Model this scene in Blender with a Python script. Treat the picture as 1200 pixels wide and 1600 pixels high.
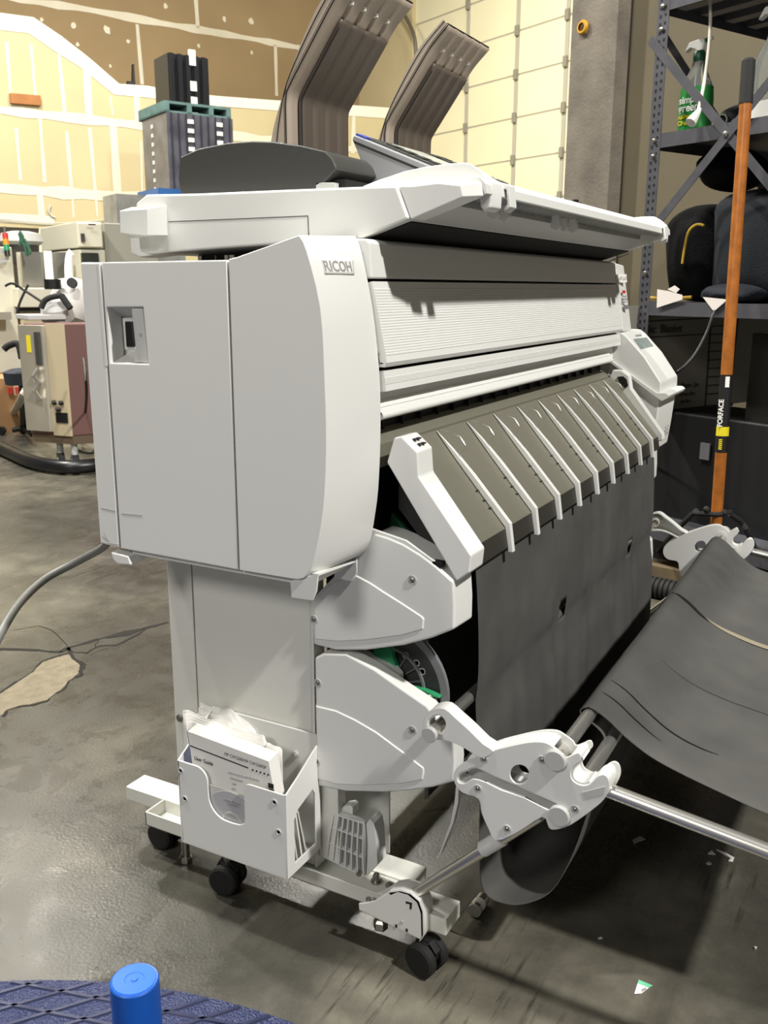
import bpy, bmesh, math, random
from mathutils import Vector, Matrix
random.seed(7)
for o in list(bpy.data.objects): bpy.data.objects.remove(o)
SC = bpy.context.scene
COL = SC.collection
# ------------------------------------------------------------------ camera
F = 1448.0
RX = Vector((0.4791086, -0.87775046, 0.00301367))      # image right
DN = Vector((-0.205669, -0.11559821, -0.9717702))      # image down
FW = Vector((0.85332011, 0.46496364, -0.23591016))     # forward
CAM = Vector((-1.085, -0.723, 1.100))
cd = bpy.data.cameras.new('camera'); cam = bpy.data.objects.new('camera', cd); COL.objects.link(cam)
cd.sensor_fit = 'VERTICAL'; cd.sensor_height = 24.0; cd.lens = F/1600*24.0
cd.clip_start = .05; cd.clip_end = 100
cam.matrix_world = Matrix(((RX.x, -DN.x, -FW.x, CAM.x), (RX.y, -DN.y, -FW.y, CAM.y), (RX.z, -DN.z, -FW.z, CAM.z), (0, 0, 0, 1)))
cd.dof.use_dof = True; cd.dof.focus_distance = 1.75; cd.dof.aperture_fstop = 9.0
SC.camera = cam
# ------------------------------------------------------------------ light and exposure
SC.view_settings.view_transform = 'Standard'; SC.view_settings.look = 'None'
SC.view_settings.gamma = 1; SC.view_settings.use_curve_mapping = False
SC.view_settings.exposure = 0.0
W = bpy.data.worlds.new('world'); SC.world = W; W.use_nodes = True
W.node_tree.nodes['Background'].inputs[0].default_value = (1.0, .97, .9, 1)
W.node_tree.nodes['Background'].inputs[1].default_value = 0.16
def lamp(name, loc, to, power, size, col=(1, .96, .88), spread=180):
    l = bpy.data.lights.new(name, 'AREA'); l.shape = 'DISK'; l.size = size; l.energy = power; l.color = col
    l.spread = math.radians(spread)
    o = bpy.data.objects.new(name, l); COL.objects.link(o); o.location = loc
    o.rotation_euler = (Vector(to)-Vector(loc)).to_track_quat('-Z', 'Y').to_euler(); return o
lamp('high_bay_front', (-.75, -5.2, 6.8), (.6, -.2, .6), 820, .34, (1, .98, .93))
lamp('high_bay_above', (-.35, 1.55, 6.8), (.6, .2, 0), 330, .35, (1, .98, .93))
lamp('high_bay_behind', (-.5, 3.1, 6.8), (.6, 0, 0), 210, .35, (1, .98, .93))
lamp('side_fill', (-6.3, .5, 4.8), (0, 0, .8), 190, 1.6, (1, .98, .95))  # unseen soft fill, added to brighten the printer's left side
lamp('high_bay_bench', (5.4, 7.5, 6.8), (6.6, 8.4, 0), 330, .55, (1, .95, .84))
lamp('high_bay_door', (8.1, 4.65, 6.8), (9.5, 5.3, 0), 460, .55, (1, .96, .86))
lamp('floor_fill', (1.6, 6.2, 6.8), (1.8, 4.5, 0), 700, .5, (1, .96, .88))  # added lamp that lifts the floor left of the printer
# ------------------------------------------------------------------ pixel rays onto real planes of the place (frame 1200 x 1600)
def ray(u, v): return (RX*(u-600)+DN*(v-800))/F+FW
def AX(u, v, x): d = ray(u, v); return CAM+d*((x-CAM.x)/d.x)
def AY(u, v, y): d = ray(u, v); return CAM+d*((y-CAM.y)/d.y)
def AZ(u, v, z): d = ray(u, v); return CAM+d*((z-CAM.z)/d.z)
def AD(u, v, t): return CAM+ray(u, v)*t
def AW(u, v, p, n): d = ray(u, v); return CAM+d*((p-CAM).dot(n)/d.dot(n))
# ------------------------------------------------------------------ materials
def lin(h):
    h = h.lstrip('#'); c = [int(h[i:i+2], 16)/255 for i in (0, 2, 4)]
    return tuple(x/12.92 if x <= .04045 else ((x+.055)/1.055)**2.4 for x in c)+(1,)
def mat(name, col, rough=.5, metal=0, bump=0, bscale=200, var=0, vscale=6, spec=.5, trans=0, emit=None, es=1, aniso=0):
    m = bpy.data.materials.new(name); m.use_nodes = True; nt = m.node_tree; b = nt.nodes['Principled BSDF']
    c = lin(col) if isinstance(col, str) else col
    b.inputs['Base Color'].default_value = c; b.inputs['Roughness'].default_value = rough
    b.inputs['Metallic'].default_value = metal; b.inputs['Specular IOR Level'].default_value = spec
    if trans: b.inputs['Transmission Weight'].default_value = trans; b.inputs['IOR'].default_value = 1.45
    if emit: b.inputs['Emission Color'].default_value = lin(emit); b.inputs['Emission Strength'].default_value = es
    tc = nt.nodes.new('ShaderNodeTexCoord')
    if var:
        n = nt.nodes.new('ShaderNodeTexNoise'); n.inputs['Scale'].default_value = vscale; n.inputs['Detail'].default_value = 6
        nt.links.new(tc.outputs['Object'], n.inputs['Vector'])
        mx = nt.nodes.new('ShaderNodeMix'); mx.data_type = 'RGBA'
        mx.inputs[6].default_value = tuple(x*(1-var) for x in c[:3])+(1,); mx.inputs[7].default_value = tuple(min(1, x*(1+var)) for x in c[:3])+(1,)
        mr = nt.nodes.new('ShaderNodeMapRange'); mr.inputs[1].default_value = .3; mr.inputs[2].default_value = .7
        nt.links.new(n.outputs['Fac'], mr.inputs[0]); nt.links.new(mr.outputs[0], mx.inputs[0]); nt.links.new(mx.outputs[2], b.inputs['Base Color'])
    if bump:
        n2 = nt.nodes.new('ShaderNodeTexNoise'); n2.inputs['Scale'].default_value = bscale; n2.inputs['Detail'].default_value = 3
        nt.links.new(tc.outputs['Object'], n2.inputs['Vector'])
        bp = nt.nodes.new('ShaderNodeBump'); bp.inputs['Strength'].default_value = bump; bp.inputs['Distance'].default_value = .01
        nt.links.new(n2.outputs['Fac'], bp.inputs['Height']); nt.links.new(bp.outputs[0], b.inputs['Normal'])
    return m
WHITE = mat('white plastic', '#dededa', .42, bump=.03, bscale=900)
WHITE2 = mat('white painted metal', '#dcdcd4', .38)
GREYP = mat('warm grey plastic', '#8f8d82', .5)
LGREY = mat('light grey plastic', '#b9b9b6', .45)
DGREY = mat('dark grey plastic', '#3a3a37', .5, bump=.12, bscale=900)
MGREY = mat('mid grey plastic', '#77777a', .45, bump=.05, bscale=700)
BLACK = mat('black plastic', '#0d0d0d', .5)
RUBBER = mat('black rubber', '#121211', .75)
OLIVE = mat('metallic olive grey panel', '#7f7c6e', .45, metal=.25, bump=.03, bscale=1200)
CHROME = mat('polished steel tube', '#dedcd6', .27, metal=.9)
STEEL = mat('brushed steel', '#b3ac9c', .4, metal=.55, var=.15, vscale=3)
ZINC = mat('zinc bolt', '#a8a59c', .35, metal=1)
GREEN = mat('green plastic', '#2f9463', .42)
FABRIC = mat('black woven catch sheet', '#5f5e5b', .9, bump=.6, bscale=1400, var=.16, vscale=9, spec=.15)
BROWN = mat('brown grey corrugated plastic', '#a49687', .5, bump=.03)
BROWND = mat('dark brown plastic', '#5b5147', .5)
INK = mat('black ink', '#1c1c1c', .6)
INKG = mat('grey lettering', '#909090', .5)
RED = mat('red print', '#c03a2c', .5)
PAPER = mat('white paper', '#e6e4de', .7)
PAPER2 = mat('grey paper', '#c9c8c2', .6)
DARKST = mat('dark painted shelf steel', '#55555a', .42, metal=.3, var=.15, vscale=20)
# ------------------------------------------------------------------ mesh helpers
class MB:
    def __init__(s): s.bm = bmesh.new(); s.mi = 0
    def face(s, vs):
        try: f = s.bm.faces.new(vs); f.material_index = s.mi; return f
        except ValueError: return None
    def poly(s, pts): return s.face([s.bm.verts.new(p) for p in pts])
    def box(s, x0, x1, y0, y1, z0, z1):
        return s.hexa([(x0, y0, z0), (x1, y0, z0), (x1, y1, z0), (x0, y1, z0)], [(x0, y0, z1), (x1, y0, z1), (x1, y1, z1), (x0, y1, z1)])
    def hexa(s, a, b): return s.loft([a, b])
    def loft(s, rings, cap=True, close=False):
        R = [[s.bm.verts.new(p) for p in r] for r in rings]; n = len(R[0])
        pairs = list(zip(R, R[1:]))+([(R[-1], R[0])] if close else [])
        for a, b in pairs:
            for i in range(n): s.face([a[i], a[(i+1) % n], b[(i+1) % n], b[i]])
        if cap and not close: s.face(list(reversed(R[0]))); s.face(R[-1])
        return s
    def ext(s, pts, vec):
        v = Vector(vec); return s.loft([[Vector(p) for p in pts], [Vector(p)+v for p in pts]])
    def exx(s, yz, x0, x1): return s.loft([[(x0, y, z) for y, z in yz], [(x1, y, z) for y, z in yz]])
    def tube(s, pts, r, n=12, cap=True):
        pts = [Vector(p) for p in pts]; rings = []; up = None
        for i, p in enumerate(pts):
            d = (pts[min(i+1, len(pts)-1)]-pts[max(i-1, 0)]).normalized()
            if up is None: up = d.orthogonal().normalized()
            up = (up-d*up.dot(d)).normalized(); w = d.cross(up)
            rr = r[i] if isinstance(r, (list, tuple)) else r
            rings.append([p+(up*math.cos(t)+w*math.sin(t))*rr for t in [2*math.pi*k/n for k in range(n)]])
        return s.loft(rings, cap)
    def cyl(s, a, b, r, n=28): return s.tube([a, b], r, n)
    def lathe(s, prof, base, axis=(0, 0, 1), n=28):
        base = Vector(base); ax = Vector(axis).normalized(); u = ax.orthogonal().normalized(); w = ax.cross(u)
        return s.loft([[base+ax*h+(u*math.cos(t)+w*math.sin(t))*max(r, 1e-4) for t in [2*math.pi*k/n for k in range(n)]] for r, h in prof])
    def grid(s, fn, nu, nv, skip=None):
        V = [[s.bm.verts.new(fn(i/nu, j/nv)) for j in range(nv+1)] for i in range(nu+1)]
        for i in range(nu):
            for j in range(nv):
                if skip and skip((i+.5)/nu, (j+.5)/nv): continue
                s.face([V[i][j], V[i+1][j], V[i+1][j+1], V[i][j+1]])
        return s
    def build(s, name, m, parent=None, bevel=0, smooth=35, solid=0, seg=2, off=-1):
        bmesh.ops.recalc_face_normals(s.bm, faces=s.bm.faces)
        me = bpy.data.meshes.new(name); s.bm.to_mesh(me); s.bm.free()
        for k in (m if isinstance(m, (list, tuple)) else [m]): me.materials.append(k)
        return finish(name, me, parent, bevel, smooth, solid, seg, off)
def finish(name, me, parent, bevel=0, smooth=35, solid=0, seg=2, off=-1):
    if smooth:
        for p in me.polygons: p.use_smooth = True
        me.set_sharp_from_angle(angle=math.radians(smooth))
    o = bpy.data.objects.new(name, me); COL.objects.link(o)
    if solid:
        k = o.modifiers.new('solid', 'SOLIDIFY'); k.thickness = solid; k.offset = off
    if bevel:
        k = o.modifiers.new('bevel', 'BEVEL'); k.width = bevel; k.segments = seg; k.limit_method = 'ANGLE'; k.angle_limit = math.radians(32); k.harden_normals = bool(smooth)
    if parent:
        o.parent = parent; o.matrix_parent_inverse = Matrix.Translation(parent.location).inverted() if not parent.parent else Matrix.Translation(parent.parent.location).inverted() if parent.type == 'EMPTY' else Matrix.Identity(4)
        o.matrix_parent_inverse = world(parent).inverted()
    return o
def world(o):
    m = Matrix.LocRotScale(o.location, o.rotation_euler, o.scale)
    return (world(o.parent) @ o.matrix_parent_inverse @ m) if o.parent else m
def empty(name, loc, label, cat, group=None):
    o = bpy.data.objects.new(name, None); COL.objects.link(o); o.location = loc; o.empty_display_size = .05
    return tag(o, label, cat, group)
def tag(o, label=None, cat=None, group=None, kind=None):
    if label: o['label'] = label
    if cat: o['category'] = cat
    if group: o['group'] = group
    if kind: o['kind'] = kind
    return o
def frame(o, ex, ey, ez):
    ex, ey, ez, o = Vector(ex), Vector(ey), Vector(ez), Vector(o)
    return Matrix(((ex.x, ey.x, ez.x, o.x), (ex.y, ey.y, ez.y, o.y), (ex.z, ey.z, ez.z, o.z), (0, 0, 0, 1)))
def plate(name, outer, holes, th, M, m, parent=None, bev=0, smooth=35):
    """flat plate with holes: 2D outline (local x,y), thickness th along local z, placed by matrix M"""
    cu = bpy.data.curves.new(name, 'CURVE'); cu.dimensions = '2D'; cu.fill_mode = 'BOTH'; cu.extrude = max(th/2-bev, 1e-4); cu.bevel_depth = bev; cu.offset = -bev; cu.bevel_resolution = 1
    for ring in [outer]+list(holes):
        sp = cu.splines.new('POLY'); sp.points.add(len(ring)-1); sp.use_cyclic_u = True
        for p, q in zip(sp.points, ring): p.co = (q[0], q[1], 0, 1)
    t = bpy.data.objects.new('t', cu); COL.objects.link(t); me = bpy.data.meshes.new_from_object(t)
    bpy.data.objects.remove(t); me.transform(M @ Matrix.Translation((0, 0, th/2))); me.materials.clear(); me.materials.append(m)
    return finish(name, me, parent, 0, smooth)
MYZ = lambda x: frame((x, 0, 0), (0, 1, 0), (0, 0, 1), (1, 0, 0))   # local x->y, y->z, z->x
def text(name, s, o, ex, ey, size, m, parent=None, th=.0006, bold=0, align='LEFT', shear=0):
    cu = bpy.data.curves.new(name, 'FONT'); cu.body = s; cu.size = size; cu.extrude = th; cu.offset = bold; cu.align_x = align; cu.shear = shear
    t = bpy.data.objects.new('t', cu); COL.objects.link(t); me = bpy.data.meshes.new_from_object(t); bpy.data.objects.remove(t)
    ex = Vector(ex).normalized(); ey = Vector(ey).normalized(); me.transform(frame(o, ex, ey, ex.cross(ey))); me.materials.clear(); me.materials.append(m)
    return finish(name, me, parent, 0, 0)
def circ(cx, cy, r, n=20, a0=0, a1=360): return [(cx+r*math.cos(math.radians(a0+(a1-a0)*k/n)), cy+r*math.sin(math.radians(a0+(a1-a0)*k/n))) for k in range(n if a1-a0 == 360 else n+1)]
def YZ(pts, x): return [(AX(u, v, x).y, AX(u, v, x).z) for u, v in pts]
def crop(pts, u0, v0, k): return [(u0+a/k, v0+b/k) for a, b in pts]
def smoothpts(p, n=6, closed=False):
    p = [Vector(q) for q in p]; out = []; L = len(p)
    for i in range(L if closed else L-1):
        g = (lambda k: p[k % L]) if closed else (lambda k: p[max(0, min(L-1, k))])
        a, b, c, d = g(i-1), g(i), g(i+1), g(i+2)
        for k in range(n):
            t = k/n; out.append(.5*((2*b)+(c-a)*t+(2*a-5*b+4*c-d)*t*t+(3*b-a-3*c+d)*t**3))
    if not closed: out.append(p[-1])
    return out
def textfit(name, s, p0, p1, h, m, parent=None, th=.0004, bold=0, up=(0, 0, 1)):
    cu = bpy.data.curves.new(name, 'FONT'); cu.body = s; cu.size = 1; cu.extrude = 0; cu.offset = bold; cu.resolution_u = 4
    t = bpy.data.objects.new('t', cu); COL.objects.link(t); me = bpy.data.meshes.new_from_object(t); bpy.data.objects.remove(t)
    xs = [v.co.x for v in me.vertices]; ys = [v.co.y for v in me.vertices]; w = max(xs)-min(xs); hh = max(ys)-min(ys)
    ex = (Vector(p1)-Vector(p0)); L = ex.length; ex.normalize(); ey = Vector(up); ez = ex.cross(ey).normalized()
    for v in me.vertices: v.co = Vector(p0)+ex*((v.co.x-min(xs))/w*L)+ey*((v.co.y-min(ys))/hh*h)+ez*th
    me.materials.clear(); me.materials.append(m); return finish(name, me, parent, 0, 0)
from mathutils.bvhtree import BVHTree
def bvh(o): return BVHTree.FromPolygons([world(o) @ v.co for v in o.data.vertices], [p.vertices[:] for p in o.data.polygons])
def cast(t, u, v, off=0):
    h = t.ray_cast(CAM, ray(u, v).normalized()); return (h[0]-ray(u, v).normalized()*off) if h[0] else AY(u, v, 0)
def drape(o, t, d, off):
    for v in o.data.vertices:
        h = t.ray_cast(v.co-Vector(d)*.1, Vector(d))
        if h[0]: v.co = h[0]-Vector(d)*(off+(v.co-Vector(h[0])).length*0)
X1 = lambda x: 1.59-x          # mirror across the printer
# ------------------------------------------------------------------ building axes (walls stand about 65 degrees to the printer)
dB = Vector((.563, 1.118, 0)).normalized()      # along the door wall, away from the camera to the left
dA = Vector((dB.y, -dB.x, 0))                   # along the long drywall, away to the right
UP = Vector((0, 0, 1))
# ---- floor material
def floor_mat():
    m = bpy.data.materials.new('worn concrete'); m.use_nodes = True; nt = m.node_tree; b = nt.nodes['Principled BSDF']; N = nt.nodes.new; L = nt.links.new
    tc = N('ShaderNodeTexCoord'); mp = N('ShaderNodeMapping'); L(tc.outputs['Object'], mp.inputs[0])
    n1 = N('ShaderNodeTexNoise'); n1.inputs['Scale'].default_value = 1.3; n1.inputs['Detail'].default_value = 8; n1.inputs['Roughness'].default_value = .62; L(mp.outputs[0], n1.inputs['Vector'])
    n2 = N('ShaderNodeTexNoise'); n2.inputs['Scale'].default_value = 7; n2.inputs['Detail'].default_value = 8; n2.inputs['Roughness'].default_value = .7; n2.inputs['Distortion'].default_value = .6; L(mp.outputs[0], n2.inputs['Vector'])
    r1 = N('ShaderNodeValToRGB'); e = r1.color_ramp.elements; e[0].position = .36; e[0].color = lin('#35342f'); e[1].position = .66; e[1].color = lin('#6a665a'); k = r1.color_ramp.elements.new(.5); k.color = lin('#46443d')
    L(n1.outputs['Fac'], r1.inputs[0])
    mx = N('ShaderNodeMix'); mx.data_type = 'RGBA'; mx.blend_type = 'OVERLAY'; mx.inputs[0].default_value = .55; L(r1.outputs[0], mx.inputs[6]); L(n2.outputs['Fac'], mx.inputs[7])
    # dark rubber scrapes: stretched noise
    mp2 = N('ShaderNodeMapping'); mp2.inputs['Scale'].default_value = (3.5, 40, 1); mp2.inputs['Rotation'].default_value = (0, 0, math.radians(60)); L(tc.outputs['Object'], mp2.inputs[0])
    n3 = N('ShaderNodeTexNoise'); n3.inputs['Scale'].default_value = 1.3; n3.inputs['Detail'].default_value = 5; n3.inputs['Roughness'].default_value = .65; L(mp2.outputs[0], n3.inputs['Vector'])
    r3 = N('ShaderNodeValToRGB'); r3.color_ramp.elements[0].position = .54; r3.color_ramp.elements[0].color = (0, 0, 0, 1); r3.color_ramp.elements[1].position = .66; r3.color_ramp.elements[1].color = (1, 1, 1, 1); L(n3.outputs['Fac'], r3.inputs[0])
    n4 = N('ShaderNodeTexNoise'); n4.inputs['Scale'].default_value = 2.2; n4.inputs['Detail'].default_value = 3; L(mp.outputs[0], n4.inputs['Vector'])
    r4 = N('ShaderNodeValToRGB'); r4.color_ramp.elements[0].position = .50; r4.color_ramp.elements[1].position = .62; L(n4.outputs['Fac'], r4.inputs[0])
    mu = N('ShaderNodeMath'); mu.operation = 'MULTIPLY'; L(r3.outputs[0], mu.inputs[0]); L(r4.outputs[0], mu.inputs[1])
    mu2 = N('ShaderNodeMath'); mu2.operation = 'MULTIPLY'; mu2.inputs[1].default_value = .9; L(mu.outputs[0], mu2.inputs[0])
    m2 = N('ShaderNodeMix'); m2.data_type = 'RGBA'; L(mu2.outputs[0], m2.inputs[0]); L(mx.outputs[2], m2.inputs[6]); m2.inputs[7].default_value = lin('#24231f')
    L(m2.outputs[2], b.inputs['Base Color'])
    rr = N('ShaderNodeMapRange'); rr.inputs[1].default_value = .35; rr.inputs[2].default_value = .65; rr.inputs[3].default_value = .22; rr.inputs[4].default_value = .36; L(n2.outputs['Fac'], rr.inputs[0]); L(rr.outputs[0], b.inputs['Roughness'])
    n5 = N('ShaderNodeTexNoise'); n5.inputs['Scale'].default_value = 160; n5.inputs['Detail'].default_value = 3; L(tc.outputs['Object'], n5.inputs['Vector'])
    bp = N('ShaderNodeBump'); bp.inputs['Strength'].default_value = .14; bp.inputs['Distance'].default_value = .004; L(n5.outputs['Fac'], bp.inputs['Height']); L(bp.outputs[0], b.inputs['Normal'])
    b.inputs['Specular IOR Level'].default_value = .5
    return m
CONC = floor_mat()
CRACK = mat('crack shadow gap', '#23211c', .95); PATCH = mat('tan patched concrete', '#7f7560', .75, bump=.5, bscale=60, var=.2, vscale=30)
m = MB(); m.box(-7, 22, -8, 22, -.12, 0)
m.mi = 1
def crackline(pts, w, jit=.006):
    P = [AZ(u, v, .0) for u, v in pts]; Q = []
    for a, b in zip(P, P[1:]):
        n = max(2, int((b-a).length/.05))
        for k in range(n): Q.append(a.lerp(b, k/n)+Vector((random.uniform(-jit, jit), random.uniform(-jit, jit), 0)))
    Q.append(P[-1])
    for i in range(len(Q)-1):
        d = (Q[i+1]-Q[i]); n = Vector((-d.y, d.x, 0)).normalized()*w*random.uniform(.4, 1.3)
        m.poly([Q[i]-n+UP*.0008, Q[i+1]-n+UP*.0008, Q[i+1]+n+UP*.0008, Q[i]+n+UP*.0008])
crackline([(262, 972), (225, 982), (200, 986), (107, 1012)], .0075, .003)
crackline([(-60, 1012), (0, 1014), (60, 1016), (95, 1019), (107, 1012)], .008, .004)
crackline([(225, 983), (200, 1000), (183, 1008), (152, 1010), (135, 1021), (118, 1020), (107, 1012)], .0045)
crackline([(107, 1012), (118, 1028), (130, 1040), (128, 1050), (118, 1059)], .009, .009)
crackline([(107, 1012), (95, 998), (80, 985), (60, 978), (20, 985)], .003, .003)
crackline([(107, 1020), (65, 1033), (50, 1050), (0, 1083), (-40, 1100)], .0035, .004)
crackline([(0, 1119), (30, 1106), (80, 1094), (100, 1075), (118, 1059)], .004, .012)
crackline([(150, 1010), (152, 1003), (148, 1000)], .0015); crackline([(170, 1012), (140, 1024)], .001)
p = [AZ(u, v, .0010) for u, v in [(225, 982), (198, 987), (163, 995), (168, 997), (190, 994), (205, 991), (215, 987)]]; m.poly(p)
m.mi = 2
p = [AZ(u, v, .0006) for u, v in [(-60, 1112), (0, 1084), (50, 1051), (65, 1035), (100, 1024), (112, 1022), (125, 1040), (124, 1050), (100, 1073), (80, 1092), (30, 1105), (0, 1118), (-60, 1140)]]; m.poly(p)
m.mi = 0
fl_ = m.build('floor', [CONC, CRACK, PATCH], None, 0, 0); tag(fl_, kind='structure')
# ---- drywall
DRY = mat('drywall paper', '#c9bb94', .85, var=.05, vscale=1.2, spec=.2); MUD = mat('joint compound', '#e3dcc7', .85, var=.05, vscale=4, spec=.2)
DRYB = mat('shaded brown drywall', '#a08a68', .88, var=.07, vscale=.8, spec=.2)  # shade on the set-back wall mixed into its drywall colour
CAP = mat('white wall cap', '#f1ecdc', .7)
PW = AD(0, 449, 12.5); NW = Vector((-dB.x, -dB.y, 0))           # long wall plane
def LW(u, v, back=0): return AW(u, v, PW+dB*back, dB)
m = MB()
top = [(-420, 30), (-200, 14), (0, 20), (52, 27), (95, 56), (140, 91), (186, 131), (230, 134), (275, 143), (340, 150), (420, 156), (560, 165), (660, 172)]
T = [LW(u, v) for u, v in top]; Bm = [Vector((p.x, p.y, 0)) for p in T]
for i in range(len(T)-1): m.hexa([Bm[i], Bm[i+1], Bm[i+1]+dB*.15, Bm[i]+dB*.15], [T[i], T[i+1], T[i+1]+dB*.15, T[i]+dB*.15])
m.mi = 1
def strip(m, pts, w, back=0, off=.006, jit=0.0):
    P = [LW(u, v, back)-dB*off for u, v in pts]; Q = []
    for a, b in zip(P, P[1:]):
        n = max(1, int((b-a).length/.25))
        for k in range(n): Q.append(a.lerp(b, k/n))
    Q.append(P[-1]); vert = abs(P[-1].z-P[0].z) > (P[-1]-P[0]).length*.7
    s = dA if vert else UP
    W_ = [w*(1+random.uniform(-jit, jit)) for _ in Q]
    for i in range(len(Q)-1): m.poly([Q[i]-s*W_[i], Q[i+1]-s*W_[i+1], Q[i+1]+s*W_[i+1], Q[i]+s*W_[i]])
strip(m, [(-300, 150), (0, 172), (230, 197), (640, 243)], .055, jit=.35)
strip(m, [(-300, 285), (0, 294), (190, 308), (640, 330)], .07, jit=.35)
strip(m, [(-300, 335), (0, 340), (85, 345)], .06, jit=.2)
for pts, w in [([(135, 108), (139, 182)], .05), ([(176, 190), (184, 306)], .05), ([(213, 150), (215, 188)], .035), ([(62, 303), (66, 345)], .045),
               ([(10, 65), (18, 165)], .02), ([(48, 68), (56, 160)], .022), ([(92, 85), (101, 175)], .024), ([(25, 200), (32, 282)], .02), ([(62, 185), (70, 285)], .02), ([(104, 205), (112, 298)], .022), ([(140, 200), (149, 300)], .022), ([(172, 150), (176, 180)], .014), ([(113, 308), (115, 340)], .014), ([(150, 312), (152, 338)], .014), ([(220, 220), (222, 300)], .014), ([(475, 165), (473, 230)], .03), ([(553, 170), (551, 240)], .03)]: strip(m, pts, w, jit=.25, off=.004)
# broad white border under the sloping top
m.mi = 2
offs = [(0, 0)]*len(top)
low_ = [(-420, 55), (-200, 40), (0, 47), (45, 52), (82, 78), (128, 107), (178, 148), (225, 152), (275, 158), (340, 166), (420, 172), (560, 182), (660, 189)]
for i in range(len(top)-1): m.poly([LW(*top[i])-dB*.008, LW(*top[i+1])-dB*.008, LW(*low_[i+1])-dB*.008, LW(*low_[i])-dB*.008])
for i in range(len(T)-1): m.poly([T[i]-dB*.01, T[i+1]-dB*.01, T[i+1]+dB*.16+UP*.004, T[i]+dB*.16+UP*.004])
# dark doorway opening at the far left
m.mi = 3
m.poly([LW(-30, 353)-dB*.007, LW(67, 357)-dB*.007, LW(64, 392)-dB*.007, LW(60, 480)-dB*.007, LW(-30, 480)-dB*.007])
m.mi = 1
strip(m, [(69, 357), (66, 395)], .07, off=.009)
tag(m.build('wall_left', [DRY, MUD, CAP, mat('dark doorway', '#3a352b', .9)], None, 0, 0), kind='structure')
# higher wall set back behind it, with a soffit over the opening
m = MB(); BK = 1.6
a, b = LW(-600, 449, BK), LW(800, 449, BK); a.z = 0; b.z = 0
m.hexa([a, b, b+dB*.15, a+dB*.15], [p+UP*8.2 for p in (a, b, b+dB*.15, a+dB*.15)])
m.mi = 1
strip(m, [(30, 0), (120, 12), (250, 36), (400, 62), (560, 92), (640, 108)], .05, BK, jit=.35); strip(m, [(-200, -60), (30, 0)], .05, BK, jit=.3)
for pts in [[(214, 38), (222, 132)], [(305, -10), (309, 44)], [(430, 70), (432, 150)], [(500, 82), (500, 160)]]: strip(m, pts, .035, BK, jit=.3)
for (u, v, r) in [(115, 40, .09), (167, 47, .12), (200, 65, .07), (350, 30, .08), (392, 34, .1), (310, 72, .06), (258, 10, .08), (65, 31, .06), (121, 70, .06), (393, 82, .06), (172, 103, .05)]:
    c = LW(u, v, BK)-dB*.008; r *= .55; m.poly([c+dA*r*math.cos(t)*random.uniform(.6, 1)+UP*r*math.sin(t)*random.uniform(.7, 1.2) for t in [2*math.pi*k/9 for k in range(9)]])
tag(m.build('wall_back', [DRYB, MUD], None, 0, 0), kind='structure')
# ---- door wall with sectional door
PC = LW(640, 449); PD = PC
def DW(u, v, off=0): return AW(u, v, PD-dA*off, dA)
m = MB(); 
def wseg(u0, u1, v0, v1, zt=None, zb=0):
    a, b = DW(u0, 449), DW(u1, 449); a.z = b.z = zb; h = (zt if zt else 8.2)-zb
    m.hexa([a, b, b+dA*.15, a+dA*.15], [p+UP*h for p in (a, b, b+dA*.15, a+dA*.15)])
ztop = 5.9
wseg(560, 640, 0, 0); wseg(640, 900, 0, 0, 8.2, ztop); wseg(884, 1400, 0, 0)
tag(m.build('wall_far', DRY, None, 0, 0), kind='structure')
DOORM = mat('cream insulated door panel', '#e9e2bf', .6, var=.03, vscale=2); RAIL = mat('grey door rail', '#b3ae9e', .5)
a, b = DW(640, 449, -.08), DW(884, 449, -.08)
m = MB(); a0 = Vector((a.x, a.y, 0)); b0_ = Vector((b.x, b.y, 0)); NS = 10; Hs = ztop/NS
for k in range(NS): m.hexa([a0+UP*(k*Hs+.012), b0_+UP*(k*Hs+.012), b0_+dA*.05+UP*(k*Hs+.012), a0+dA*.05+UP*(k*Hs+.012)], [p+UP*((k+1)*Hs-.012) for p in (a0, b0_, b0_+dA*.05, a0+dA*.05)])
door = m.build('door_1', DOORM, None, .004, 0); tag(door, kind='structure')
m = MB()
for k in range(NS+1): m.hexa([a0+UP*(k*Hs-.014)+dA*.01, b0_+UP*(k*Hs-.014)+dA*.01, b0_+dA*.06+UP*(k*Hs-.014), a0+dA*.06+UP*(k*Hs-.014)], [p+UP*(k*Hs+.014) for p in (a0+dA*.01, b0_+dA*.01, b0_+dA*.06, a0+dA*.06)])
for u in (722, 795, 868):
    c = DW(u, 449, -.06); c.z = 0; s = dB*.035; m.hexa([c-s, c+s, c+s+dA*.02, c-s+dA*.02], [p+UP*ztop for p in (c-s, c+s, c+s+dA*.02, c-s+dA*.02)])
m.build('door_rail', RAIL, door, 0, 0)
for u in (722, 795, 868):
    for k in range(3, NS):
        c = DW(u, 449, -.05); c.z = k*Hs; s = dB*.035; m = MB(); m.hexa([c-s-UP*.07, c+s-UP*.07, c+s-dA*.03-UP*.07, c-s-dA*.03-UP*.07], [p+UP*.14 for p in (c-s-UP*.07, c+s-UP*.07, c+s-dA*.03-UP*.07, c-s-dA*.03-UP*.07)]); m.build('door_hinge', mat('worn hinge', '#8d897c', .5) if not bpy.data.materials.get('worn hinge') else bpy.data.materials['worn hinge'], door, .003, 0)
# curved door track beside the opening
m = MB(); tr = [DW(u, v, .25) for u, v in [(600, -30), (625, 12), (640, 38), (648, 60), (650, 90), (651, 130), (652, 420)]]; m.tube(smoothpts(tr, 5), .03, 8); tag(m.build('trim_1', mat('galvanised track', '#5d564a', .5), None), kind='structure')
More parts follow.
